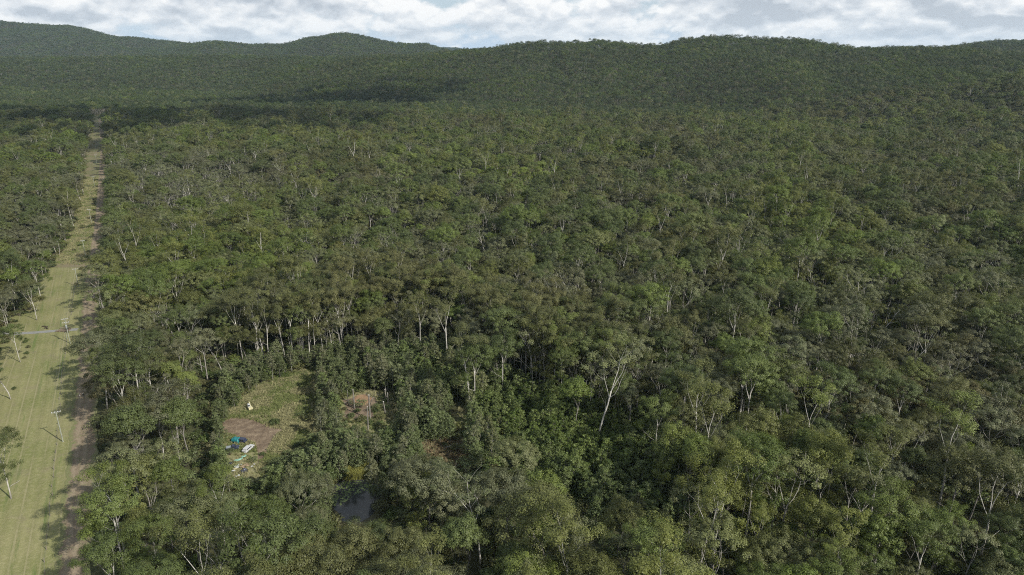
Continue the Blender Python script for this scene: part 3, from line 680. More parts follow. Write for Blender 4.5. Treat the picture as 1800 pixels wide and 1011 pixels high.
# size in the picture decides which 300 are individuals
cx, cyy, dd = project(X, Y, Z + hh * .75)
infr = (cx > -25) & (cx < 1825) & (cyy > -10) & (cyy < 1040)
score = np.where(infr, hh / dd, 0); order = np.argsort(-score); NI = 300 - len(HERO)
sel = order[:NI]; rest = np.setdiff1d(np.arange(len(X)), sel)
TREES = [(float(X[i]), float(Y[i]), int(gi_[i]), float(gs[i]), float(rot[i]), None) for i in sel]
for (a, b, pi, s, lab), (hx, hy) in zip(HERO, hero_xy): TREES.append((hx, hy, pi, s, random.random() * 6.28, lab))
s3 = np.stack([gs[rest], gs[rest], gs[rest] * RNG.uniform(.9, 1.1, len(rest))], -1)
scatter('distant_forest', GUM, X[rest], Y[rest], Z[rest], rot[rest], s3, gi_[rest], 'unbroken grey-green gum forest spreading across plain to the hills', 'forest')

# ---- stands beyond, over plain, ridge and hills (only slopes that some near viewpoint can see)
def far_points():
    out = []
    for y0, y1, s in ((NEAR + 6, 3300, 16.5), (3300, 6000, 19.0), (6000, 8700, 34.0)):
        X, Y = jitter_grid(-.83 * y1 - 60, .83 * y1 + 60, y0, y1, s, .35); m = np.abs(X) < .82 * Y + 60
        if y0 >= 6000: m &= (X / Y > -.30) & (X / Y < .30)
        out.append((X[m], Y[m], np.full(m.sum(), s / 17.0)))
    X = np.concatenate([a[0] for a in out]); Y = np.concatenate([a[1] for a in out]); S = np.concatenate([a[2] for a in out]); Z = terrain(X, Y)
    m = ~corridor(X, Y, -10, 20); X, Y, Z, S = X[m], Y[m], Z[m], S[m]
    # march outwards per azimuth bin, drop what stays well below the running skyline
    b = ((X / Y + .9) / 1.8 * 700).astype(int); el = (Z + 26 - (H + 25)) / Y; o = np.lexsort((Y, b)); keep = np.zeros(len(X), bool); run = -9; lb = -1
    for i in o:
        if b[i] != lb: run = -9; lb = b[i]
        e = el[i]
        if e > run - .0035: keep[i] = True
        g = (Z[i] + 16 - (H + 25)) / Y[i]
        if g > run: run = g
    return X[keep], Y[keep], Z[keep], S[keep]
fx, fy, fz, fs = far_points(); nf = len(fx)
print('stands', nf, 'near gums', len(rest))
fsc = fs * RNG.uniform(.9, 1.12, nf); fs3 = np.stack([fsc, fsc, np.clip(fsc, .8, 1.25) * RNG.uniform(.85, 1.1, nf)], -1)
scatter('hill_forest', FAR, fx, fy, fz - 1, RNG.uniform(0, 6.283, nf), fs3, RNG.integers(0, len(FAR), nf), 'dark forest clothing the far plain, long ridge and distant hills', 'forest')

# ---- young trees in the thicket
gxy = np.array([gp(*p) for p in P_YOUNG_WIDE]); X, Y = jitter_grid(gxy[:, 0].min(), gxy[:, 0].max(), gxy[:, 1].min(), gxy[:, 1].max(), 2.75)
n = len(X); pxx, pyy, _ = project(X, Y, 0 * X + 2); ok = inpoly(pxx, pyy, P_YOUNG_WIDE)
zone = inpoly(pxx, pyy, [(860, 640), (1100, 680), (1230, 930), (1000, 900), (880, 760)])
yi = np.where(zone, RNG.choice([2, 3, 3, 0, 2, 5], n), RNG.choice([0, 0, 1, 4, 0, 5, 3], n)); ys_ = RNG.uniform(.58, 1.08, n)
hh = np.array([p.h for p in YNG])[yi] * ys_; rr_ = np.array([p.r for p in YNG])[yi] * ys_
ok &= ~blocked(X, Y, hh * .05, hh, rr_ * .9, KEEP) & ~corridor(X, Y, 0, 12)
ok &= ~(inpoly(pxx, pyy, P_POND) | inpoly(pxx, pyy, [(590, 690), (700, 685), (705, 745), (650, 765), (590, 745)]))
for hx, hy in hero_xy: ok &= np.hypot(X - hx, Y - hy) > 1.6
ok &= RNG.random(n) < .9
X, Y, yi, ys_, hh = X[ok], Y[ok], yi[ok], ys_[ok], hh[ok]; rot = RNG.uniform(0, 6.283, len(X))
cx, cyy, dd = project(X, Y, hh * .6); score = np.where((cx > 300) & (cyy < 1030), hh / dd, 0)
# the ones beside the clearings are seen whole
order = np.argsort(-score); sel = order[:280]; rest = np.setdiff1d(np.arange(len(X)), sel)
YT = [(float(X[i]), float(Y[i]), int(yi[i]), float(ys_[i]), float(rot[i]), None) for i in sel]
print('young', len(X))
s3 = np.stack([ys_[rest]] * 3, -1)
scatter('sapling_thicket', YNG, X[rest], Y[rest], 0 * X[rest], rot[rest], s3, yi[rest], 'dense thicket of young green trees on the flat behind the clearings', 'thicket')

# ---- undergrowth under the near forest
X, Y = jitter_grid(-420, 420, 60, 520, 4.4); m = (np.abs(X) < .8 * Y + 30) & ~corridor(X + (fbm(X, Y, 9, 4) - .45) * 9, Y, -2, 9.5); X, Y = X[m], Y[m]
n = len(X); ui = RNG.choice([0, 0, 1, 3, 2], n); us = RNG.uniform(.7, 1.7, n)
uh = np.array([p.h for p in SHR])[ui] * us; ur = np.array([p.r for p in SHR])[ui] * us
ok = ~blocked(X, Y, 0 * uh, uh, ur, KEEP); pxx, pyy, _ = project(X, Y, 0 * X); ok &= ~inpoly(pxx, pyy, PONDPX)
X, Y, ui, us = X[ok], Y[ok], ui[ok], us[ok]; s3 = np.stack([us] * 3, -1)
scatter('undergrowth', SHR, X, Y, 0 * X, RNG.uniform(0, 6.283, len(X)), s3, ui, 'low leafy undergrowth filling the gaps beneath the gum trees', 'undergrowth')

# ---- low scrub between clearing and pond
SCRUB2 = [(590, 700), (700, 700), (720, 750), (840, 770), (850, 820), (740, 820), (640, 770), (600, 745)]
SCRUB = [(500, 792), (552, 765), (600, 765), (645, 785), (650, 825), (600, 832), (585, 845), (560, 880), (470, 870), (455, 848), (475, 815)]
g_ = np.array([gp(*p) for p in SCRUB]); sx_, sy_ = jitter_grid(g_[:, 0].min(), g_[:, 0].max(), g_[:, 1].min(), g_[:, 1].max(), 2.7); a_, b_, _ = project(sx_, sy_, 0 * sx_); m = inpoly(a_, b_, SCRUB) & (RNG.random(len(sx_)) < .68); sx_, sy_ = sx_[m], sy_[m]
u_, v_ = jitter_grid(-110, 10, 180, 250, 3.2); a_, b_, _ = project(u_, v_, 0 * u_); m = inpoly(a_, b_, SCRUB2) & (RNG.random(len(u_)) < .30); sx_ = np.concatenate([sx_, u_[m]]); sy_ = np.concatenate([sy_, v_[m]])
ss_ = RNG.uniform(.5, 1.15, len(sx_)); scatter('scrub', SHR, sx_, sy_, 0 * sx_, RNG.uniform(0, 6.28, len(sx_)), np.stack([ss_] * 3, -1), RNG.choice([1, 3, 3, 0, 2], len(sx_)), 'patchy green scrub between the dry grass clearing and the pond', 'scrub')

# ------------------------------------------------------------------ individual trees
ORD = 'first second third fourth fifth sixth seventh eighth ninth tenth eleventh twelfth thirteenth fourteenth fifteenth sixteenth seventeenth eighteenth nineteenth twentieth'.split()
def ordn(i):
    if i < 20: return ORD[i]
    t = ['', '', 'twenty', 'thirty', 'forty'][(i + 1) // 10]; u = (i + 1) % 10
    return t + '-' + ORD[u - 1] if u else {20: 'twentieth', 30: 'thirtieth', 40: 'fortieth'}[i + 1]
def place(p, name, x, y, s, rz, label, cat, group):
    e = empty(name, (x, y, th(x, y)), rz, s); tag(e, label, cat, group)
    for nm, me in (('trunk', p.trunk), ('crown', p.crown)):
        if me is None: continue
        c = bpy.data.objects.new(nm, me); COL.objects.link(c); c.parent = e
    return e
def row_labels(items, P, noun, rows, where):
    """labels by crown row counted from the bottom of the photo and place in that row from the left"""
    pts = []
    for k, it in enumerate(items):
        if it[5]: continue
        a, b, _ = project(np.array([it[0]]), np.array([it[1]]), np.array([P[it[2]].h * it[3] * .75])); pts.append((float(b[0]), float(a[0]), k))
    pts.sort(reverse=True); per = math.ceil(len(pts) / rows); labs = {}
    for r in range(rows):
        row = sorted(pts[r * per:(r + 1) * per], key=lambda q: q[1])
        for j, (_, _, k) in enumerate(row):
            p = P[items[k][2]]; labs[k] = '%s %s %s, %s from left in %s %s' % (p.shape, p.tone, noun, ordn(j), ordn(r), where)
    return labs
tl_lab = row_labels(TREES, GUM, 'gum', 12, 'crown row from photo bottom')
def edge_dist(x, y): return float(x - axis(y))
track_trees = sorted([k for k, t in enumerate(TREES) if not t[5] and 0 < edge_dist(t[0], t[1]) < 22], key=lambda k: TREES[k][1])
for j, k in enumerate(track_trees):
    p = GUM[TREES[k][2]]; tl_lab[k] = '%s %s gum beside the dirt track, %s along its right edge from photo bottom' % (p.shape, p.tone, ordn(j))
for k, (x, y, pi, s, rz, lab) in enumerate(TREES):
    place(GUM[pi], 'gum_tree', x, y, s, rz, lab or tl_lab[k], 'gum tree', 'tall gum trees of the near forest')
yl = row_labels(YT, YNG, 'sapling', 10, 'thicket row from photo bottom')
for k, (x, y, pi, s, rz, lab) in enumerate(YT):
    place(YNG[pi], 'young_tree', x, y, s, rz, yl[k], 'young tree', 'young trees around the clearings and pond')
DT = [(1548, 596, 2, .95, 'large bleached dead tree with fan of bare branches, right of centre'), (1518, 590, 1, .8, 'narrow bare dead tree just left of the large bleached one'),
      (1614, 618, 3, .95, 'dead tree with several upright bare white stems, right of the large bleached one'), (1567, 640, 1, .85, 'leaning bare dead tree between and below the bleached ones'),
      (1283, 602, 0, .78, 'bare white-limbed dead tree amid green crowns, left of the bleached group'), (1385, 592, 3, .7, 'small dead tree with crooked white arms between two live crowns'),
      (205, 905, 0, .8, 'dead-topped tree with many bare limbs beside the lower dirt track'), (756, 500, 2, .8, 'dead tree with bare arms in the upper middle of forest'),
      (1335, 430, 1, .85, 'short broken white dead limbs poking from bright green crowns'), (1720, 560, 1, .8, 'solitary crooked white dead stem near the right photo edge'),
      (1200, 800, 1, .7, 'slim bare dead tree in the dark gap right of thicket'), (1790, 690, 0, .75, 'bare dead tree among crowns at the right photo edge')]
for a, b, pi, s, lab in DT:
    x, y = gp(a, b); place(DEAD[pi], 'dead_tree', x, y, s, random.random() * 6, lab, 'dead tree', 'dead trees standing in the forest')
SH = [(45, 602, 0, .75, 'dark shrub on lawn just below gravel road, upper of the left lawn shrubs'), (50, 611, 2, .7, 'brown shrub on lawn, second of the left lawn shrubs'), (47, 622, 0, .7, 'dark shrub on lawn, third of the left lawn shrubs'),
      (43, 630, 2, .6, 'small brown shrub on lawn, lowest of the left lawn shrubs'), (146, 402, 1, 1.3, 'grey bushy shrub in rough grass beside the fifth pole'), (158, 400, 0, 1.3, 'dark shrub in rough grass right of the grey bushy one'),
      (152, 424, 2, .8, 'small brown shrub in rough grass beside the fourth pole'), (141, 432, 0, .9, 'round dark shrub in rough grass left of the fourth pole'), (130, 441, 2, 1.0, 'brown shrub at the foot of left treeline above lawn'),
      (144, 474, 1, .8, 'olive shrub beside track where the rough grass begins'), (141, 486, 0, 1.0, 'dark shrub beside track in front of the third pole top'), (134, 500, 2, .8, 'brown shrub near the foot of the third pole'),
      (483, 746, 0, 1.3, 'dark heap-like shrub at right end of the bare earth'), (541, 740, 1, 1.0, 'olive shrub in dry grass right of the bare earth'), (530, 733, 3, .8, 'bright green shrub at right side of dry grass clearing'),
      (462, 800, 0, .7, 'small dark shrub on bare earth below the white car'), (445, 812, 3, .6, 'small green shrub among the scattered rubbish'), (404, 800, 3, .8, 'green shrub left of the white car and rubbish'),
      (25, 684, 0, .6, 'small dark shrub at the foot of leaning thin-leaved gum'), (640, 768, 1, .8, 'olive shrub in front of the tallest cut trunk'), (668, 748, 3, .7, 'green shrub right of the cut trunks'), (610, 742, 1, .6, 'small olive shrub left of cut trunks')]
for a, b, pi, s, lab in SH:
    x, y = gp(a, b); place(SHR[pi], 'shrub', x, y, s, random.random() * 6, lab, 'shrub', 'shrubs in the open grass')

# ------------------------------------------------------------------ tufts of grass (uncountable)
def tuft_mesh(name, seed, n, h, w, mat):
    rng = np.random.default_rng(seed); P = np.zeros((n, 4, 3))
    for i in range(n):
        a, b = rng.uniform(0, 6.28, 2); r = rng.random() * w; x, y = math.cos(a) * r, math.sin(a) * r; hh = h * rng.uniform(.6, 1.2); l = rng.uniform(.1, .5) * h; t = .05
        P[i] = [(x - t * math.sin(b), y + t * math.cos(b), 0), (x + t * math.sin(b), y - t * math.cos(b), 0), (x + l * math.cos(b) + t * .4, y + l * math.sin(b), hh), (x + l * math.cos(b) - t * .4, y + l * math.sin(b), hh)]
    mb = MB(); mb.quads(P); me = mb.mesh(name); me.materials.append(mat); p = Proto(); p.whole = me; return p
M['tuftA'] = simple('dry_tuft', (.28, .265, .135), .8, 0, .3, .6); M['tuftB'] = simple('green_tuft', (.165, .19, .065), .8, 0, .3, .6); M['tuftC'] = simple('reed_tuft', (.25, .25, .065), .8, 0, .35, .5)
M['tuftD'] = simple('red_tuft', (.23, .175, .10), .8, 0, .3, .6)
TUFT = [tuft_mesh('grass_tuft', 1, 26, .75, .45, M['tuftA']), tuft_mesh('grass_tuft', 2, 26, .6, .45, M['tuftB']), tuft_mesh('grass_tuft', 3, 22, .9, .4, M['tuftD'])]
REEDT = [tuft_mesh('reed_tuft', 4, 40, 1.9, .5, M['tuftC'])]
def fill_px(poly, s, thin=1.0):
    g = np.array([gp(*p) for p in poly]); X, Y = jitter_grid(g[:, 0].min(), g[:, 0].max(), g[:, 1].min(), g[:, 1].max(), s, .5); a, b, _ = project(X, Y, 0 * X); m = inpoly(a, b, poly) & (RNG.random(len(X)) < thin); return X[m], Y[m]
BARE = [(390, 742), (410, 735), (446, 739), (474, 752), (500, 756), (486, 765), (474, 784), (464, 806), (456, 810), (453, 798), (448, 780), (425, 768), (394, 761)]
ax1, ay1 = fill_px([(370, 700), (430, 672), (500, 650), (565, 638), (600, 690), (600, 745), (680, 790), (660, 840), (560, 850), (480, 870), (390, 870), (350, 800)], .62)
a, b, _ = project(ax1, ay1, 0 * ax1); m = ~inpoly(a, b, BARE) & ~inpoly(a, b, PONDPX) & ~(inpoly(a, b, [(390, 795), (455, 795), (455, 845), (390, 850)]) & (RNG.random(len(a)) < .75)); ax1, ay1 = ax1[m], ay1[m]
ax2, ay2 = fill_px([(590, 690), (690, 690), (720, 720), (760, 770), (830, 690), (850, 720), (845, 800), (790, 830), (640, 780), (600, 750)], .8, .8)
a, b, _ = project(ax2, ay2, 0 * ax2); m = ~inpoly(a, b, [(597, 700), (640, 693), (662, 700), (655, 735), (618, 738), (600, 735)]); ax2, ay2 = ax2[m], ay2[m]
ax3, ay3 = fill_px([(740, 775), (800, 770), (845, 800), (800, 830), (750, 822)], .7)
YY = RNG.uniform(lawn_end, 700, 5200); XX = left_forest(YY) - 5 + RNG.random(5200) * (axis(YY) + 1 - left_forest(YY) + 5)
XA = np.concatenate([ax1, ax2, ax3, XX]); YA = np.concatenate([ay1, ay2, ay3, YY])
cl = vnoise(XA, YA, 5, 3); ti = np.where(cl + RNG.normal(0, .15, len(XA)) > .48, 0, 1); ti[len(ax1) + len(ax2):len(ax1) + len(ax2) + len(ax3)] = 2
ts = RNG.uniform(.6, 1.2, len(XA)); scatter('grass_tufts', TUFT, XA, YA, 0 * XA + .04, RNG.uniform(0, 6.28, len(XA)), np.stack([ts] * 3, -1), ti, 'tussocky dry and green grass covering the clearings', 'grass')
rx, ry = fill_px([(604, 832), (618, 826), (640, 824), (662, 826), (672, 833), (655, 840), (630, 843), (606, 846)], .5)
ts = RNG.uniform(.7, 1.2, len(rx)); scatter('reeds', REEDT, rx, ry, 0 * rx, RNG.uniform(0, 6.28, len(rx)), np.stack([ts] * 3, -1), np.zeros(len(rx), int), 'patch of yellow reeds along the upper bank of the pond', 'reeds')
# lily pads
mb = MB(); M['lily'] = simple('lily_leaf', (.13, .17, .055), .45, 0, .3, .8, .5)
lx, ly = fill_px([(578, 862), (590, 848), (640, 845), (662, 856), (660, 868), (640, 862), (622, 872), (600, 888), (588, 892), (580, 878)], .55, .62)
for x, y in zip(lx, ly):
    r = random.uniform(.16, .36); n_ = 8; a0 = random.random() * 6
    mb.add([(x, y, .09 + random.random() * .004)] + [(x + math.cos(a0 + 5.8 * i / n_) * r, y + math.sin(a0 + 5.8 * i / n_) * r, .095 + random.random() * .01) for i in range(n_ + 1)], [(0, i + 1, i + 2) for i in range(n_)])
o = mb.build('lily_pads', M['lily']); tag(o, 'hundreds of small green lily pads floating on the pond', 'lily pads', None, 'stuff')

# ------------------------------------------------------------------ power poles
M['pole'] = barkmat('pole_timber', (.29, .305, .25), (.17, .18, .15)); M['arm'] = simple('crossarm_timber', (.36, .36, .34), .8); M['insul'] = simple('porcelain', (.62, .64, .66), .3, 0, .05, 3, .5)
M['steel'] = simple('galvanised_steel', (.42, .45, .47), .45, .6, .1); M['wire'] = simple('wire', (.22, .22, .23), .5, .5, .05)
POLES = [(111, 777, 11.2, 0, 'green-tinged timber power pole with one crossarm, nearest, by the lower fence'), (123.5, 604, 11.8, 1, 'power pole with two crossarms and grey transformer beside the gravel road'),
         (138.5, 505, 10.6, 0, 'third power pole along the track, standing where lawn narrows'), (150.6, 450, 10.2, 0, 'fourth power pole along the track, just past the lawn end'),
         (161, 392, 10.6, 0, 'fifth power pole along the track, in rough grass'), (167, 330, 10.6, 0, 'sixth power pole along the track, beside shrubs'),
         (170.5, 288, 10.6, 0, 'seventh power pole along the track, small in the distance'), (171.5, 258, 10.6, 0, 'eighth power pole along the track at the edge of cloud shadow'),
         (174, 194, 16, 0, 'farthest power pole, standing at the end of the track')]
tops = []
for a, b, h, tr, lab in POLES:
    x, y = gp(a, b); e = empty('power_pole', (x, y, 0), math.atan2(.874, -.485) - math.pi / 2); tag(e, lab, 'power pole', 'power poles along the track')
    mb = MB(); mb.tube([(0, 0, -.5), (0, 0, h * .5), (0, 0, h)], [.19, .16, .13], 10); mb.build('pole', M['pole'], e)
    arms = [(h - .35, 2.6)] + ([(h - 2.0, 2.6)] if tr else [])
    for (z, w) in arms:
        mb = MB(); mb.box((0, .17, z), (w, .12, .14)); ar = mb.build('crossarm', M['arm'], e)
        for q in (-1, -.34, .34, 1):
            mb = MB(); mb.tube([(q * (w / 2 - .12), .17, z + .07), (q * (w / 2 - .12), .17, z + .16), (q * (w / 2 - .12), .17, z + .32)], [.05, .09, .05], 8); mb.build('insulator', M['insul'], ar)
        mb = MB(); mb.tube([(-.7, .14, z - .05), (0, .16, z - .7)], .03, 4); mb.tube([(.7, .14, z - .05), (0, .16, z - .7)], .03, 4); mb.build('brace', M['steel'], e)
    if tr:
        mb = MB(); mb.tube([(0, -.5, h - 4.5), (0, -.5, h - 4.4), (0, -.5, h - 3.3), (0, -.5, h - 3.2)], [.32, .38, .38, .3], 14); t_ = mb.build('transformer', M['steel'], e)
        for q in (-.15, .15):
            mb = MB(); mb.tube([(q, -.5, h - 3.2), (q, -.5, h - 2.9)], [.05, .03], 6); mb.build('bushing', M['insul'], t_)
        mb = MB(); mb.box((0, -.2, h - 3.9), (.2, .3, .2)); mb.build('bracket', M['steel'], e)
    tops.append((e, x, y, h))
for i in range(len(tops) - 1):
    e0, x0, y0, h0 = tops[i]; e1, x1, y1, h1 = tops[i + 1]
    if i == len(tops) - 2: continue
    ang = e0.rotation_euler.z; ux, uy = math.cos(ang), math.sin(ang); L = math.hypot(x1 - x0, y1 - y0)
    mb = MB()
    for q in (-1.18, -.4, .4, 1.18):
        pts = []
        for s in range(17):
            t = s / 16; pts.append((x0 + (x1 - x0) * t + ux * q - uy * .17, y0 + (y1 - y0) * t + uy * q + ux * .17, (h0 - .03) * (1 - t) + (h1 - .03) * t - 4 * t * (1 - t) * L * .012))
        mb.tube(pts, .012, 3, cap=False)
    o = mb.build('power_line', M['wire']); tag(o, 'four thin sagging wires strung between the %s and %s power poles' % (ORD[i], ORD[i + 1]), 'power line', 'power lines over the easement')
# stay pole beside the transformer pole
mb = MB(); sx, sy = gp(118, 596); mb.tube([(0, 0, -.3), (0, 0, 3.2)], [.12, .1], 8); o = mb.build('stay_post', M['pole'], None, (sx, sy, 0)); tag(o, 'short pale timber post left of the transformer pole', 'post')

# ------------------------------------------------------------------ fence along the easement
M['post'] = barkmat('fence_post_timber', (.20, .175, .14), (.10, .085, .07))
fl = np.array([gp(*p) for p in [(72, 1060), (78, 1007), (91.5, 864), (99, 784), (105.5, 706), (110, 659), (115, 625), (119, 600)]]); fl2 = np.array([gp(*p) for p in [(121, 572), (125, 553), (131, 515), (137, 485)]])
def fence(pl, label):
    seg = np.hypot(*np.diff(pl, axis=0).T); cum = np.concatenate([[0], np.cumsum(seg)]); n = int(cum[-1] / 5.0); e = empty('wire_fence', (pl[0][0], pl[0][1], 0)); tag(e, label, 'fence', 'wire fences beside the track')
    pts = []
    for i in range(n + 1):
        s = cum[-1] * i / n; x, y = np.interp(s, cum, pl[:, 0]), np.interp(s, cum, pl[:, 1]); x += random.gauss(0, .12) - pl[0][0]; y += random.gauss(0, .2) - pl[0][1]
        h = random.uniform(1.1, 1.35); lx_, ly_ = random.gauss(0, .06), random.gauss(0, .06); pts.append((x, y, h))
        mb = MB(); mb.tube([(x, y, -.3), (x + lx_ * .5, y + ly_ * .5, h * .5), (x + lx_, y + ly_, h)], [.10, .095, .085], 7); mb.build('post', M['post'], e)
    for zf in (.35, .65, .93):
        mb = MB(); mb.tube([(p[0], p[1], p[2] * zf) for p in pts], .008, 3, cap=False); mb.build('wire', M['wire'], e)
fence(fl, 'long post and wire fence between lawn and track below the gravel road'); fence(fl2, 'shorter post and wire fence beside the track above the gravel road')

# culvert crossing where the gravel road meets the fence line
M['ctim'] = simple('old_timber', (.20, .165, .13), .9, 0, .25, 2)
x0, y0 = gp(112, 581); e = empty('timber_culvert', (x0, y0, 0), .05); tag(e, 'low brown timber crossing with side rails where gravel road passes the fence', 'bridge')
mb = MB(); mb.box((0, 0, .16), (5.2, 3.4, .14)); mb.build('deck', M['bare'], e)
for q in (-1, 1):
    rail = MB(); rail.box((0, q * 1.85, .75), (5.0, .14, .2)); rl = rail.build('rail', M['ctim'], e)
    for t in (-2.4, -.8, .8, 2.4):
        mb = MB(); mb.box((t, q * 1.85, .3), (.2, .2, .75)); mb.build('post', M['ctim'], rl)
# dark short logs on the lawn
M['dlog'] = simple('dark_log', (.055, .045, .032), .9, 0, .3, 3)
for (a, b, L, rz, lab) in [(77.3, 574.6, 1.2, .1, 'short dark log on lawn above gravel road, upper left of four'), (82.5, 575.2, .7, 1.1, 'short dark log on lawn above gravel road, upper right of four'),
                           (79.5, 577.5, .5, .6, 'stubby dark log on lawn above gravel road, lower left of four'), (83, 578, 1.1, -.6, 'short dark log on lawn above gravel road, lower right of four')]:
    x, y = gp(a, b); mb = MB(); mb.tube([(-L / 2 * 1.3, 0, .26), (0, .06, .28), (L / 2 * 1.3, 0, .26)], [.28, .3, .24], 9); o = mb.build('log', M['dlog'], None, (x, y, 0)); o.rotation_euler.z = rz; tag(o, lab, 'log', 'dark logs lying on the lawn')

# ------------------------------------------------------------------ cut trunks in the small clearing
M['cut'] = barkmat('cut_trunk_bark', (.21, .195, .17), (.10, .09, .08)); M['cutend'] = simple('cut_wood', (.62, .58, .52), .8)
for (a, b, top, r, lean, lab) in [(623, 718, 7.4, .24, (.0, 0), 'grey cut trunk at left of orange earth patch, flat pale top'), (650.5, 737, 9.4, .26, (.2, 0), 'tallest cut trunk, in the middle of cleared patch'),
                                  (647, 757, 9.0, .2, (.35, 0), 'dark slim cut trunk just in front of the tallest one'), (679, 706, 5.0, .22, (-.2, 0), 'short grey cut trunk at right back, left of a close pair'),
                                  (682, 710, 4.4, .2, (.1, 0), 'short grey cut trunk at right back, right of a close pair'), (677.5, 730, 5.4, .22, (-.4, 0), 'pale leaning cut trunk at right of the cleared patch'),
                                  (612.5, 713, 6.2, .12, (0, 0), 'thin grey bare stem at far left of the cleared patch')]:
    x, y = gp(a, b); e = empty('cut_trunk', (x, y, 0)); tag(e, lab, 'cut trunk', 'cut trunks standing in the cleared patch'); mb = MB()
    mb.tube([(0, 0, -.3), (lean[0] * .4 + .05, 0, top * .4), (lean[0] * .7 - .04, .05, top * .75), (lean[0], 0, top)], [r * 1.25, r, r * .9, r * .82], 9, cap=False)
    if top > 9.2: mb.tube([(.15, 0, 5.2), (1.1, .2, 7.4), (1.7, .3, 8.6)], [.13, .1, .08], 6)
    mb.build('trunk', M['cut'], e, None, True); mb = MB(); mb.tube([(lean[0], 0, top - .02), (lean[0], 0, top + .03)], r * .84, 9); mb.build('cut_end', M['cutend'], e)
M['logpale'] = barkmat('pale_log_bark', (.62, .60, .56), (.34, .32, .28))
def log(a, b, L, r, rz, lab, mat='logpale'):
    x, y = gp(a, b); mb = MB(); mb.tube([(-L / 2, 0, r + .1), (-L / 6, .15, r + .12), (L / 5, -.05, r + .16), (L / 2, .1, r + .3)], [r, r * .9, r * .75, r * .5], 7)
    mb.tube([(L / 6, 0, r + .1), (L / 3, L * .13, r + .5)], [r * .4, r * .2], 5); o = mb.build('fallen_log', M[mat], None, (x, y, 0)); o.rotation_euler.z = rz; tag(o, lab, 'fallen log', 'fallen logs')
log(793, 786, 4.6, .24, .5, 'bleached fallen log lying on the reddish grass patch'); log(607, 704, 4.2, .15, -.5, 'grey fallen branch at left back of the cleared patch', 'cut'); log(611, 710, 3.2, .13, -.2, 'short grey fallen branch in front of the longer one', 'cut')
log(655, 695, 5.0, .15, -.25, 'fallen grey log behind the orange earth patch', 'cut'); log(27, 851, 3.0, .07, 1.2, 'thin grey fallen branch on lawn near the lone left gum', 'mid_bark'); log(690, 765, 3.5, .12, 1.0, 'pale fallen branch in scrub right of cut trunks')

# ------------------------------------------------------------------ vehicles and rubbish by the clearing
M['white'] = simple('faded_white_paint', (.44, .44, .43), .45, 0, .12, 2, .5); M['cream'] = simple('cream_yellow_paint', (.46, .42, .25), .45, 0, .12, 2, .5); M['black'] = simple('black_rubber', (.018, .018, .02), .8, 0, .1)
M['teal'] = simple('teal_tarp', (.012, .15, .16), .5, 0, .2, 2, .5); M['navy'] = simple('navy_paint', (.022, .028, .055), .35, 0, .2, 2, .6); M['glass'] = simple('car_glass', (.03, .035, .04), .12, 0, .05, 2, .8); M['rust'] = simple('rusty_metal', (.14, .07, .045), .85, 0, .4, 2.5)
M['tan'] = simple('tan_sheet', (.30, .22, .14), .85, 0, .25, 1.5); M['gtarp'] = simple('pale_green_tarp', (.20, .36, .28), .7, 0, .4, 1.5)
def prism(prof, y0, y1, mb, mi=0):             # side profile (x,z) extruded in y
    n_ = len(prof); v = [(p[0], y0, p[1]) for p in prof] + [(p[0], y1, p[1]) for p in prof]
    mb.add(v, [tuple(range(n_))[::-1], tuple(range(n_, 2 * n_))] + [(i, (i + 1) % n_, n_ + (i + 1) % n_, n_ + i) for i in range(n_)][::1], mi)
def bevel(o, w=.05):
    m_ = o.modifiers.new('bevel', 'BEVEL'); m_.width = w; m_.segments = 2; m_.limit_method = 'ANGLE'
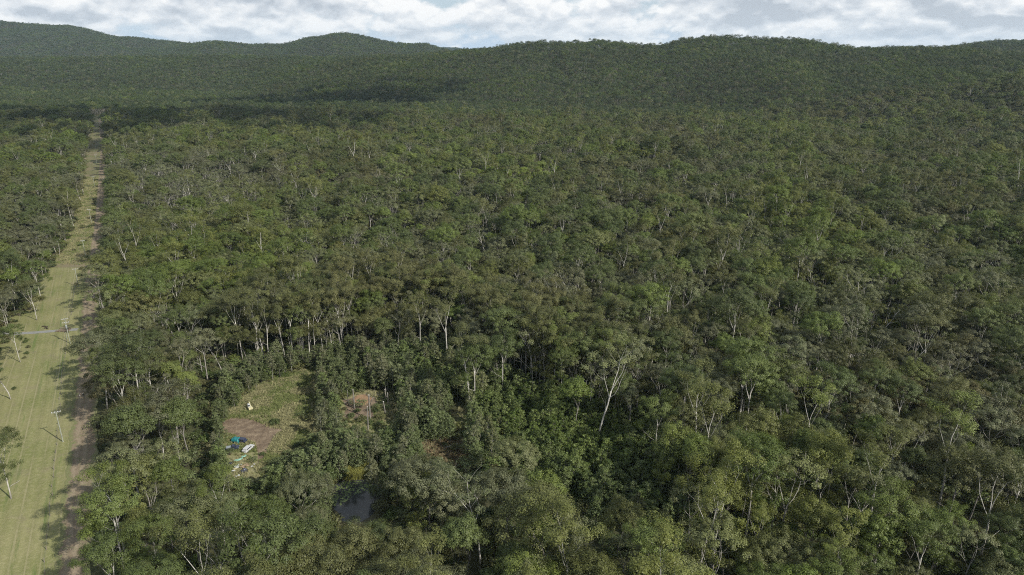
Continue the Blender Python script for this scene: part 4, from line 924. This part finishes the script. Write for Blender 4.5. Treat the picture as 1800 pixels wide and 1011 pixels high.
def car(a, b, rz, body, label, kind='wagon', L=4.3):
    x, y = gp(a, b); e = empty('parked_car', (x, y, 0), rz); tag(e, label, 'car', 'cars beside the clearing'); s = L / 4.3
    mb = MB(); prism([(-2.15 * s, .35), (-2.15 * s, .85), (-2.0 * s, .95), (2.0 * s, .9), (2.15 * s, .75), (2.15 * s, .35)], -.85, .85, mb); o = mb.build('body', M[body], e); bevel(o, .07)
    mb = MB(); pr = [(-1.9 * s, .93), (-1.7 * s, 1.42), (.45 * s, 1.45), (1.05 * s, .93)] if kind == 'wagon' else [(-.3 * s, .93), (-.15 * s, 1.5), (.7 * s, 1.5), (1.2 * s, .93)]
    prism(pr, -.74, .74, mb); c = mb.build('cabin', M[body], e); bevel(c, .08)
    x0, x1 = pr[0][0], pr[3][0]; mb = MB(); prism([(pr[0][0] + .22, 1.0), (pr[1][0] + .12, 1.34), (pr[2][0] - .02, 1.36), (pr[3][0] - .28, 1.0)], -.765, -.745, mb); prism([(pr[0][0] + .22, 1.0), (pr[1][0] + .12, 1.34), (pr[2][0] - .02, 1.36), (pr[3][0] - .28, 1.0)], .745, .765, mb); mb.build('side_window', M['glass'], c)
    mb = MB(); q0 = Vector((pr[2][0], 0, pr[2][1])); q1 = Vector((pr[3][0], 0, pr[3][1])); nn = Vector((q1.z - q0.z, 0, -(q1.x - q0.x))).normalized() * -.015
    P = np.array([[tuple(q0.lerp(q1, .12) + Vector((0, -.62, 0)) + nn), tuple(q0.lerp(q1, .12) + Vector((0, .62, 0)) + nn), tuple(q0.lerp(q1, .9) + Vector((0, .66, 0)) + nn), tuple(q0.lerp(q1, .9) + Vector((0, -.66, 0)) + nn)]]); mb.quads(P); mb.build('windscreen', M['glass'], c)
    for wx in (-1.3 * s, 1.35 * s):
        for wy in (-.8, .8):
            mb = MB(); mb.tube([(wx, wy - .1, .33), (wx, wy + .1, .33)], .33, 14); w = mb.build('wheel', M['black'], e); mb = MB(); mb.tube([(wx, wy - .112, .33), (wx, wy + .112, .33)], .17, 10); mb.build('rim', M['steel'], w)
    for wy in (-.6, .6):
        mb = MB(); mb.box((2.16 * s, wy, .68), (.04, .3, .14)); mb.build('headlight', M['insul'], e)
    if kind == 'ute':
        mb = MB(); mb.box((-1.25 * s, 0, 1.03), (1.5 * s, 1.5, .1)); mb.build('tray', M['steel'], e)
    return e
car(437, 791, 1.25, 'white', 'faded white wagon parked at the edge of bare earth above the rubbish')
car(409, 790, .25, 'navy', 'dark wrecked car with pale panels, left of the faded white wagon', 'ute', 4.0)
car(424, 777, 2.9, 'navy', 'dark blue car half under a teal tarp, topmost of the parked cars', 'wagon', 3.7)
# teal tarp draped over the last car
x, y = gp(415.5, 777); gxs = np.linspace(-1.15, 1.15, 13); mb = MB(); vs = []; fs = []
for i, u in enumerate(np.linspace(-1.5, 1.5, 15)):
    for j, v in enumerate(gxs):
        zc = 1.58 - .12 * abs(v) - .1 * u * u * .3 + .06 * math.sin(5 * u + 2 * v); e_ = max(abs(v) - .86, 0) * 3.2 + max(abs(u) - 1.1, 0) * 2.2; vs.append((u, v, max(.12, zc - e_)))
for i in range(14):
    for j in range(12): fs.append((i * 13 + j, (i + 1) * 13 + j, (i + 1) * 13 + j + 1, i * 13 + j + 1))
mb.add(vs, fs); o = mb.build('tarp', M['teal'], None, (x, y, 0), True); o.rotation_euler.z = 2.9; tag(o, 'teal tarp draped over the left half of the dark blue car', 'tarp'); sm = o.modifiers.new('thick', 'SOLIDIFY'); sm.thickness = .02
# small excavator
x, y = gp(440, 721); e = empty('excavator', (x, y, 0), 2.2); tag(e, 'small white and yellow excavator parked where grass meets bare earth', 'excavator')
for q in (-1, 1):
    mb = MB(); prism([(-1.05, .08), (-1.2, .3), (-1.0, .55), (1.0, .55), (1.2, .3), (1.05, .08)], q * .72 - .17, q * .72 + .17, mb); mb.build('track', M['black'], e)
mb = MB(); mb.box((0, 0, .62), (1.3, 1.1, .16)); mb.build('undercarriage', M['black'], e)
mb = MB(); mb.box((-.35, 0, 1.05), (1.7, 1.5, .7), 0, 0, .92); o = mb.build('body', M['cream'], e); bevel(o, .08)
mb = MB(); mb.box((.15, .32, 1.95), (1.0, .85, 1.1), 0, 0, .88); cb = mb.build('cab', M['white'], e); bevel(cb, .06)
mb = MB(); mb.box((.15, .32, 2.02), (1.01, .6, .62), 0, 0, .9); mb.box((.15, .32, 2.02), (.7, .90, .62), 0, 0, .9); mb.build('cab_window', M['glass'], cb)
mb = MB(); mb.tube([(.5, -.35, 1.1), (1.3, -.35, 2.4), (2.2, -.35, 2.5)], [.16, .16, .12], 6); mb.build('boom', M['cream'], e); mb = MB(); mb.tube([(2.2, -.35, 2.5), (2.6, -.35, 1.0)], [.12, .1], 6); mb.build('dipper_arm', M['cream'], e)
mb = MB(); prism([(2.35, .95), (2.9, 1.0), (3.0, .55), (2.7, .2), (2.35, .35)], -.65, -.05, mb); mb.build('bucket', M['rust'], e)
mb = MB(); mb.box((1.45, 0, .35), (.12, 1.7, .42)); mb.build('blade', M['cream'], e)
# rubbish: crumpled sheets, each its own thing
def sheet(a, b, w, l, mat, rz, label, name='metal_sheet', cat='sheet', amp=.14, z=.32, tilt=0):
    x, y = gp(a, b); n1, n2 = 9, 7; rnd = random.Random(int(a * 31 + b)); ph = [rnd.random() * 6 for _ in range(4)]; vs = []; fs = []
    for i in range(n1):
        for j in range(n2):
            u, v = i / (n1 - 1) - .5, j / (n2 - 1) - .5
            vs.append((u * w * (1 + .15 * math.sin(4 * v + ph[0])), v * l * (1 + .2 * math.sin(3 * u + ph[1])), z + amp * (1 + math.sin(7 * u + ph[2]) * math.cos(6 * v + ph[3])) + tilt * (u + .5)))
    for i in range(n1 - 1):
        for j in range(n2 - 1): fs.append((i * n2 + j, (i + 1) * n2 + j, (i + 1) * n2 + j + 1, i * n2 + j + 1))
    mb = MB(); mb.add(vs, fs); o = mb.build(name, M[mat], None, (x, y, 0), True); o.rotation_euler.z = rz; sm = o.modifiers.new('thick', 'SOLIDIFY'); sm.thickness = .03; tag(o, label, cat, 'rubbish dumped beside the clearing'); return o
sheet(416.5, 822, 1.5, 1.9, 'white', .5, 'large crumpled white sheet, brightest piece of the rubbish'); sheet(413, 826, 1.0, 1.1, 'cream', 1.1, 'pale yellow crumpled sheet touching the large white one')
sheet(420, 810, 2.4, 1.1, 'gtarp', .7, 'long torn pale green tarp in scrub above the white sheet', 'torn_tarp', 'tarp'); sheet(429, 804, 1.6, .7, 'gtarp', .6, 'smaller torn green tarp strip toward the white wagon', 'torn_tarp', 'tarp')
sheet(431, 820, 2.6, 2.1, 'tan', .9, 'wide tan board lying right of the large white sheet', 'flat_board', 'board', .05); sheet(410.5, 829.5, 1.0, .6, 'white', 0, 'small white sheet below the large crumpled one')
sheet(418, 838.5, 1.1, .7, 'white', .8, 'bright white scrap at the lower end of the rubbish', 'plastic_scrap', 'scrap'); sheet(424.5, 818.5, .5, .4, 'white', 0, 'tiny white scrap between the white sheet and tan board', 'plastic_scrap', 'scrap')
sheet(443, 822, .8, .5, 'white', .9, 'white scrap right of the tan board', 'plastic_scrap', 'scrap'); sheet(447, 818, .6, .4, 'white', .4, 'small white scrap farthest right in the rubbish', 'plastic_scrap', 'scrap')
sheet(395, 830, 1.2, .5, 'white', .6, 'narrow pale strip at the left end of the rubbish', 'plastic_scrap', 'scrap'); sheet(433, 797, 1.2, .6, 'white', .2, 'white panel lying just below the faded white wagon', 'metal_strip', 'panel')
sheet(406, 816, 1.0, .8, 'navy', .2, 'dark crumpled sheet left of the large white one'); sheet(401, 825, 1.6, .6, 'steel', .1, 'grey metal strip left of the large white sheet', 'metal_strip', 'panel')
x, y = gp(429, 830); mb = MB(); mb.box((0, 0, .45), (1.9, 1.1, .8), 0, 0, .9); mb.box((.2, 0, 1.0), (1.1, .95, .4), 0, 0, .8); o = mb.build('scrap_heap', M['navy'], None, (x, y, 0)); bevel(o, .15); o.rotation_euler.z = .8; tag(o, 'dark lumpy scrap heap under the tan board', 'scrap heap')

# ------------------------------------------------------------------ two people on the track
M['skin'] = simple('skin', (.48, .30, .21), .55, 0, .05); M['hairm'] = simple('hair', (.04, .028, .02), .7); M['shirtc'] = simple('cream_shirt', (.72, .68, .62), .8, 0, .05); M['shirtd'] = simple('dark_shirt', (.035, .03, .045), .85, 0, .05); M['trd'] = simple('dark_trousers', (.03, .03, .04), .85, 0, .05); M['trl'] = simple('pale_trousers', (.50, .48, .45), .85, 0, .05)
def skin_mesh(name, joints, edges, radii, mat, parent, root=0, sub=1):
    me = bpy.data.meshes.new(name); me.from_pydata(joints, edges, []); o = link(name, me, mat, parent); o.modifiers.new('skin', 'SKIN'); me.update()
    if not me.skin_vertices: 
        bpy.context.view_layer.objects.active = o
        me.attributes
    sv = me.skin_vertices[0].data if len(me.skin_vertices) else None
    if sv:
        for i, r in enumerate(radii): sv[i].radius = (r, r) if not isinstance(r, tuple) else r; sv[i].use_root = (i == root)
    s = o.modifiers.new('sub', 'SUBSURF'); s.levels = sub; s.render_levels = sub; return o
def person(a, b, rz, shirt, trouser, label, bend=0.0):
    x, y = gp(a, b); e = empty('person', (x, y, .09), rz); tag(e, label, 'person', 'people standing on the track')
    J = {}; f = bend
    J = [(0, 0, .95), (f * .15, 0, 1.15), (f * .30, 0, 1.36), (f * .40, 0, 1.46), (f * .45 + .01, 0, 1.55), (f * .5 + .02, 0, 1.70),
         (0, .10, .90), (.05, .12, .48), (-.02, .13, .07), (.14, .14, .03), (0, -.10, .90), (.0, -.12, .48), (-.06, -.13, .07), (.10, -.14, .03),
         (f * .32, .19, 1.38), (f * .35 + .02, .26, 1.12), (f * .5 + .18, .25, .90), (f * .5 + .24, .24, .83), (f * .32, -.19, 1.38), (f * .35 + .0, -.26, 1.12), (f * .5 + .14, -.26, .88), (f * .5 + .19, -.26, .80)]
    E = [(0, 1), (1, 2), (2, 3), (3, 4), (4, 5), (0, 6), (6, 7), (7, 8), (8, 9), (0, 10), (10, 11), (11, 12), (12, 13), (2, 14), (14, 15), (15, 16), (16, 17), (2, 18), (18, 19), (19, 20), (20, 21)]
    Rr = [.13, .13, .15, .06, .085, .075, .09, .06, .045, .035, .09, .06, .045, .035, .06, .045, .032, .028, .06, .045, .032, .028]
    nb = len(J)
    for (hi, sgn) in ((17, 1), (21, -1)):      # five fingers on each hand, rooted in the palm
        h = Vector(J[hi])
        for q, ln in ((-.03, .07), (-.01, .085), (.01, .08), (.03, .065)):
            J.append((h.x + .05, h.y + q, h.z - ln * .5)); E.append((hi, len(J) - 1)); Rr.append(.009); J.append((h.x + .055, h.y + q, h.z - ln)); E.append((len(J) - 2, len(J) - 1)); Rr.append(.008)
        J.append((h.x + .03, h.y - sgn * .05, h.z)); E.append((hi, len(J) - 1)); Rr.append(.01)
    skin_mesh('body', J, E, Rr, M['skin'], e)
    sc_ = 1.18
    ids = [0, 1, 2, 14, 15, 18, 19]; mp = {k: i for i, k in enumerate(ids)}; skin_mesh('shirt', [J[k] for k in ids], [(mp[a_], mp[b_]) for a_, b_ in E if a_ in mp and b_ in mp], [Rr[k] * sc_ + .012 for k in ids], M[shirt], e)
    ids = [0, 6, 7, 8, 10, 11, 12]; mp = {k: i for i, k in enumerate(ids)}; skin_mesh('trousers', [J[k] for k in ids], [(mp[a_], mp[b_]) for a_, b_ in E if a_ in mp and b_ in mp], [Rr[k] * sc_ + .014 for k in ids], M[trouser], e)
    hc = Vector(J[5]); mb = MB(); vs = []; n1, n2 = 10, 6
    for i in range(n2):
        for j in range(n1):
            th_, ph_ = i / (n2 - 1) * 1.75, j / n1 * 6.283; vs.append((hc.x - .015 + .105 * math.sin(th_) * math.cos(ph_), .092 * math.sin(th_) * math.sin(ph_), hc.z - .02 + .125 * math.cos(th_)))
    mb.add(vs, [(i * n1 + j, (i + 1) * n1 + j, (i + 1) * n1 + (j + 1) % n1, i * n1 + (j + 1) % n1) for i in range(n2 - 1) for j in range(n1)]); mb.build('hair', M['hairm'], e, None, True)
    # face: nose, eyes, mouth
    mb = MB(); mb.box((hc.x + .082, 0, hc.z - .055), (.03, .025, .045), 0, 0, .5); mb.build('nose', M['skin'], e)
    for q in (-.03, .03):
        mb = MB(); mb.box((hc.x + .074, q, hc.z - .025), (.012, .02, .012)); mb.build('eye', M['hairm'], e)
    mb = MB(); mb.box((hc.x + .074, 0, hc.z - .10), (.012, .045, .01)); mb.build('mouth', M['rust'], e)
person(147, 697, 2.6, 'shirtc', 'trd', 'person in cream shirt and dark trousers standing on the track, right of two'); person(141, 698.5, .6, 'shirtd', 'trl', 'person in dark shirt and pale trousers on the track, left of two', .6)

# ------------------------------------------------------------------ clouds above, out of frame, that shade parts of the forest
def cloudmat():
    m, k, out = newmat('cloud_white'); b = k.n('ShaderNodeBsdfDiffuse', ins={0: (.85, .85, .86, 1)}); k.L.new(b.outputs[0], out.inputs[0]); return m
M['cloud'] = cloudmat(); ZC = 1900.0
def cloud(sx, sy, w, l, ang=0, seed=1, dens=10):
    off = (ZC - 15) / math.tan(R(SUN_EL)); cx, cy_ = sx + SX * off, sy + SY * off; rnd = random.Random(seed); mb = MB()
    import bmesh as _b
    for i in range(dens):
        a = rnd.random() * 6.28; r = math.sqrt(rnd.random()); x = math.cos(a) * r * w * .42; y = math.sin(a) * r * l * .42; rad = rnd.uniform(16, 52) * (1.2 - r * .5)
        x, y = x * math.cos(ang) - y * math.sin(ang), x * math.sin(ang) + y * math.cos(ang); bm = _b.new(); _b.ops.create_icosphere(bm, subdivisions=2, radius=rad)
        vs = []
        for v in bm.verts:
            nz = mnoise.noise(v.co / (rad * .45) + Vector((i * 3.1, seed, 0))) * .35; c = v.co * (1 + nz); vs.append((c.x + x, c.y + y, max(c.z * .7, -rad * .12) + (i % 7) * 4))
        mb.add(vs, [tuple(q.index for q in fc.verts) for fc in bm.faces]); bm.free()
    o = mb.build('cloud', M['cloud'], None, (cx, cy_, ZC), True); tag(o, None, None, None, 'structure'); return o
cloud(-780, 1140, 1500, 600, -.05, 1, 150)        # band across the track's far end
cloud(-400, 1610, 700, 480, .05, 2, 62)         # lower left of the long ridge

# ------------------------------------------------------------------ haze
hb = MB(); hb.box((0, 4000, 230), (24600, 24600, 470)); hz = hb.build('haze', None)
def hazemat():
    m, k, out = newmat('haze_air'); v = k.n('ShaderNodeVolumePrincipled', ins={'Color': (.60, .80, 1.0, 1), 'Density': 2.6e-5, 'Anisotropy': .0}); k.L.new(v.outputs[0], out.inputs['Volume']); return m
hz.data.materials.clear(); hz.data.materials.append(hazemat()); tag(hz, kind='stuff')
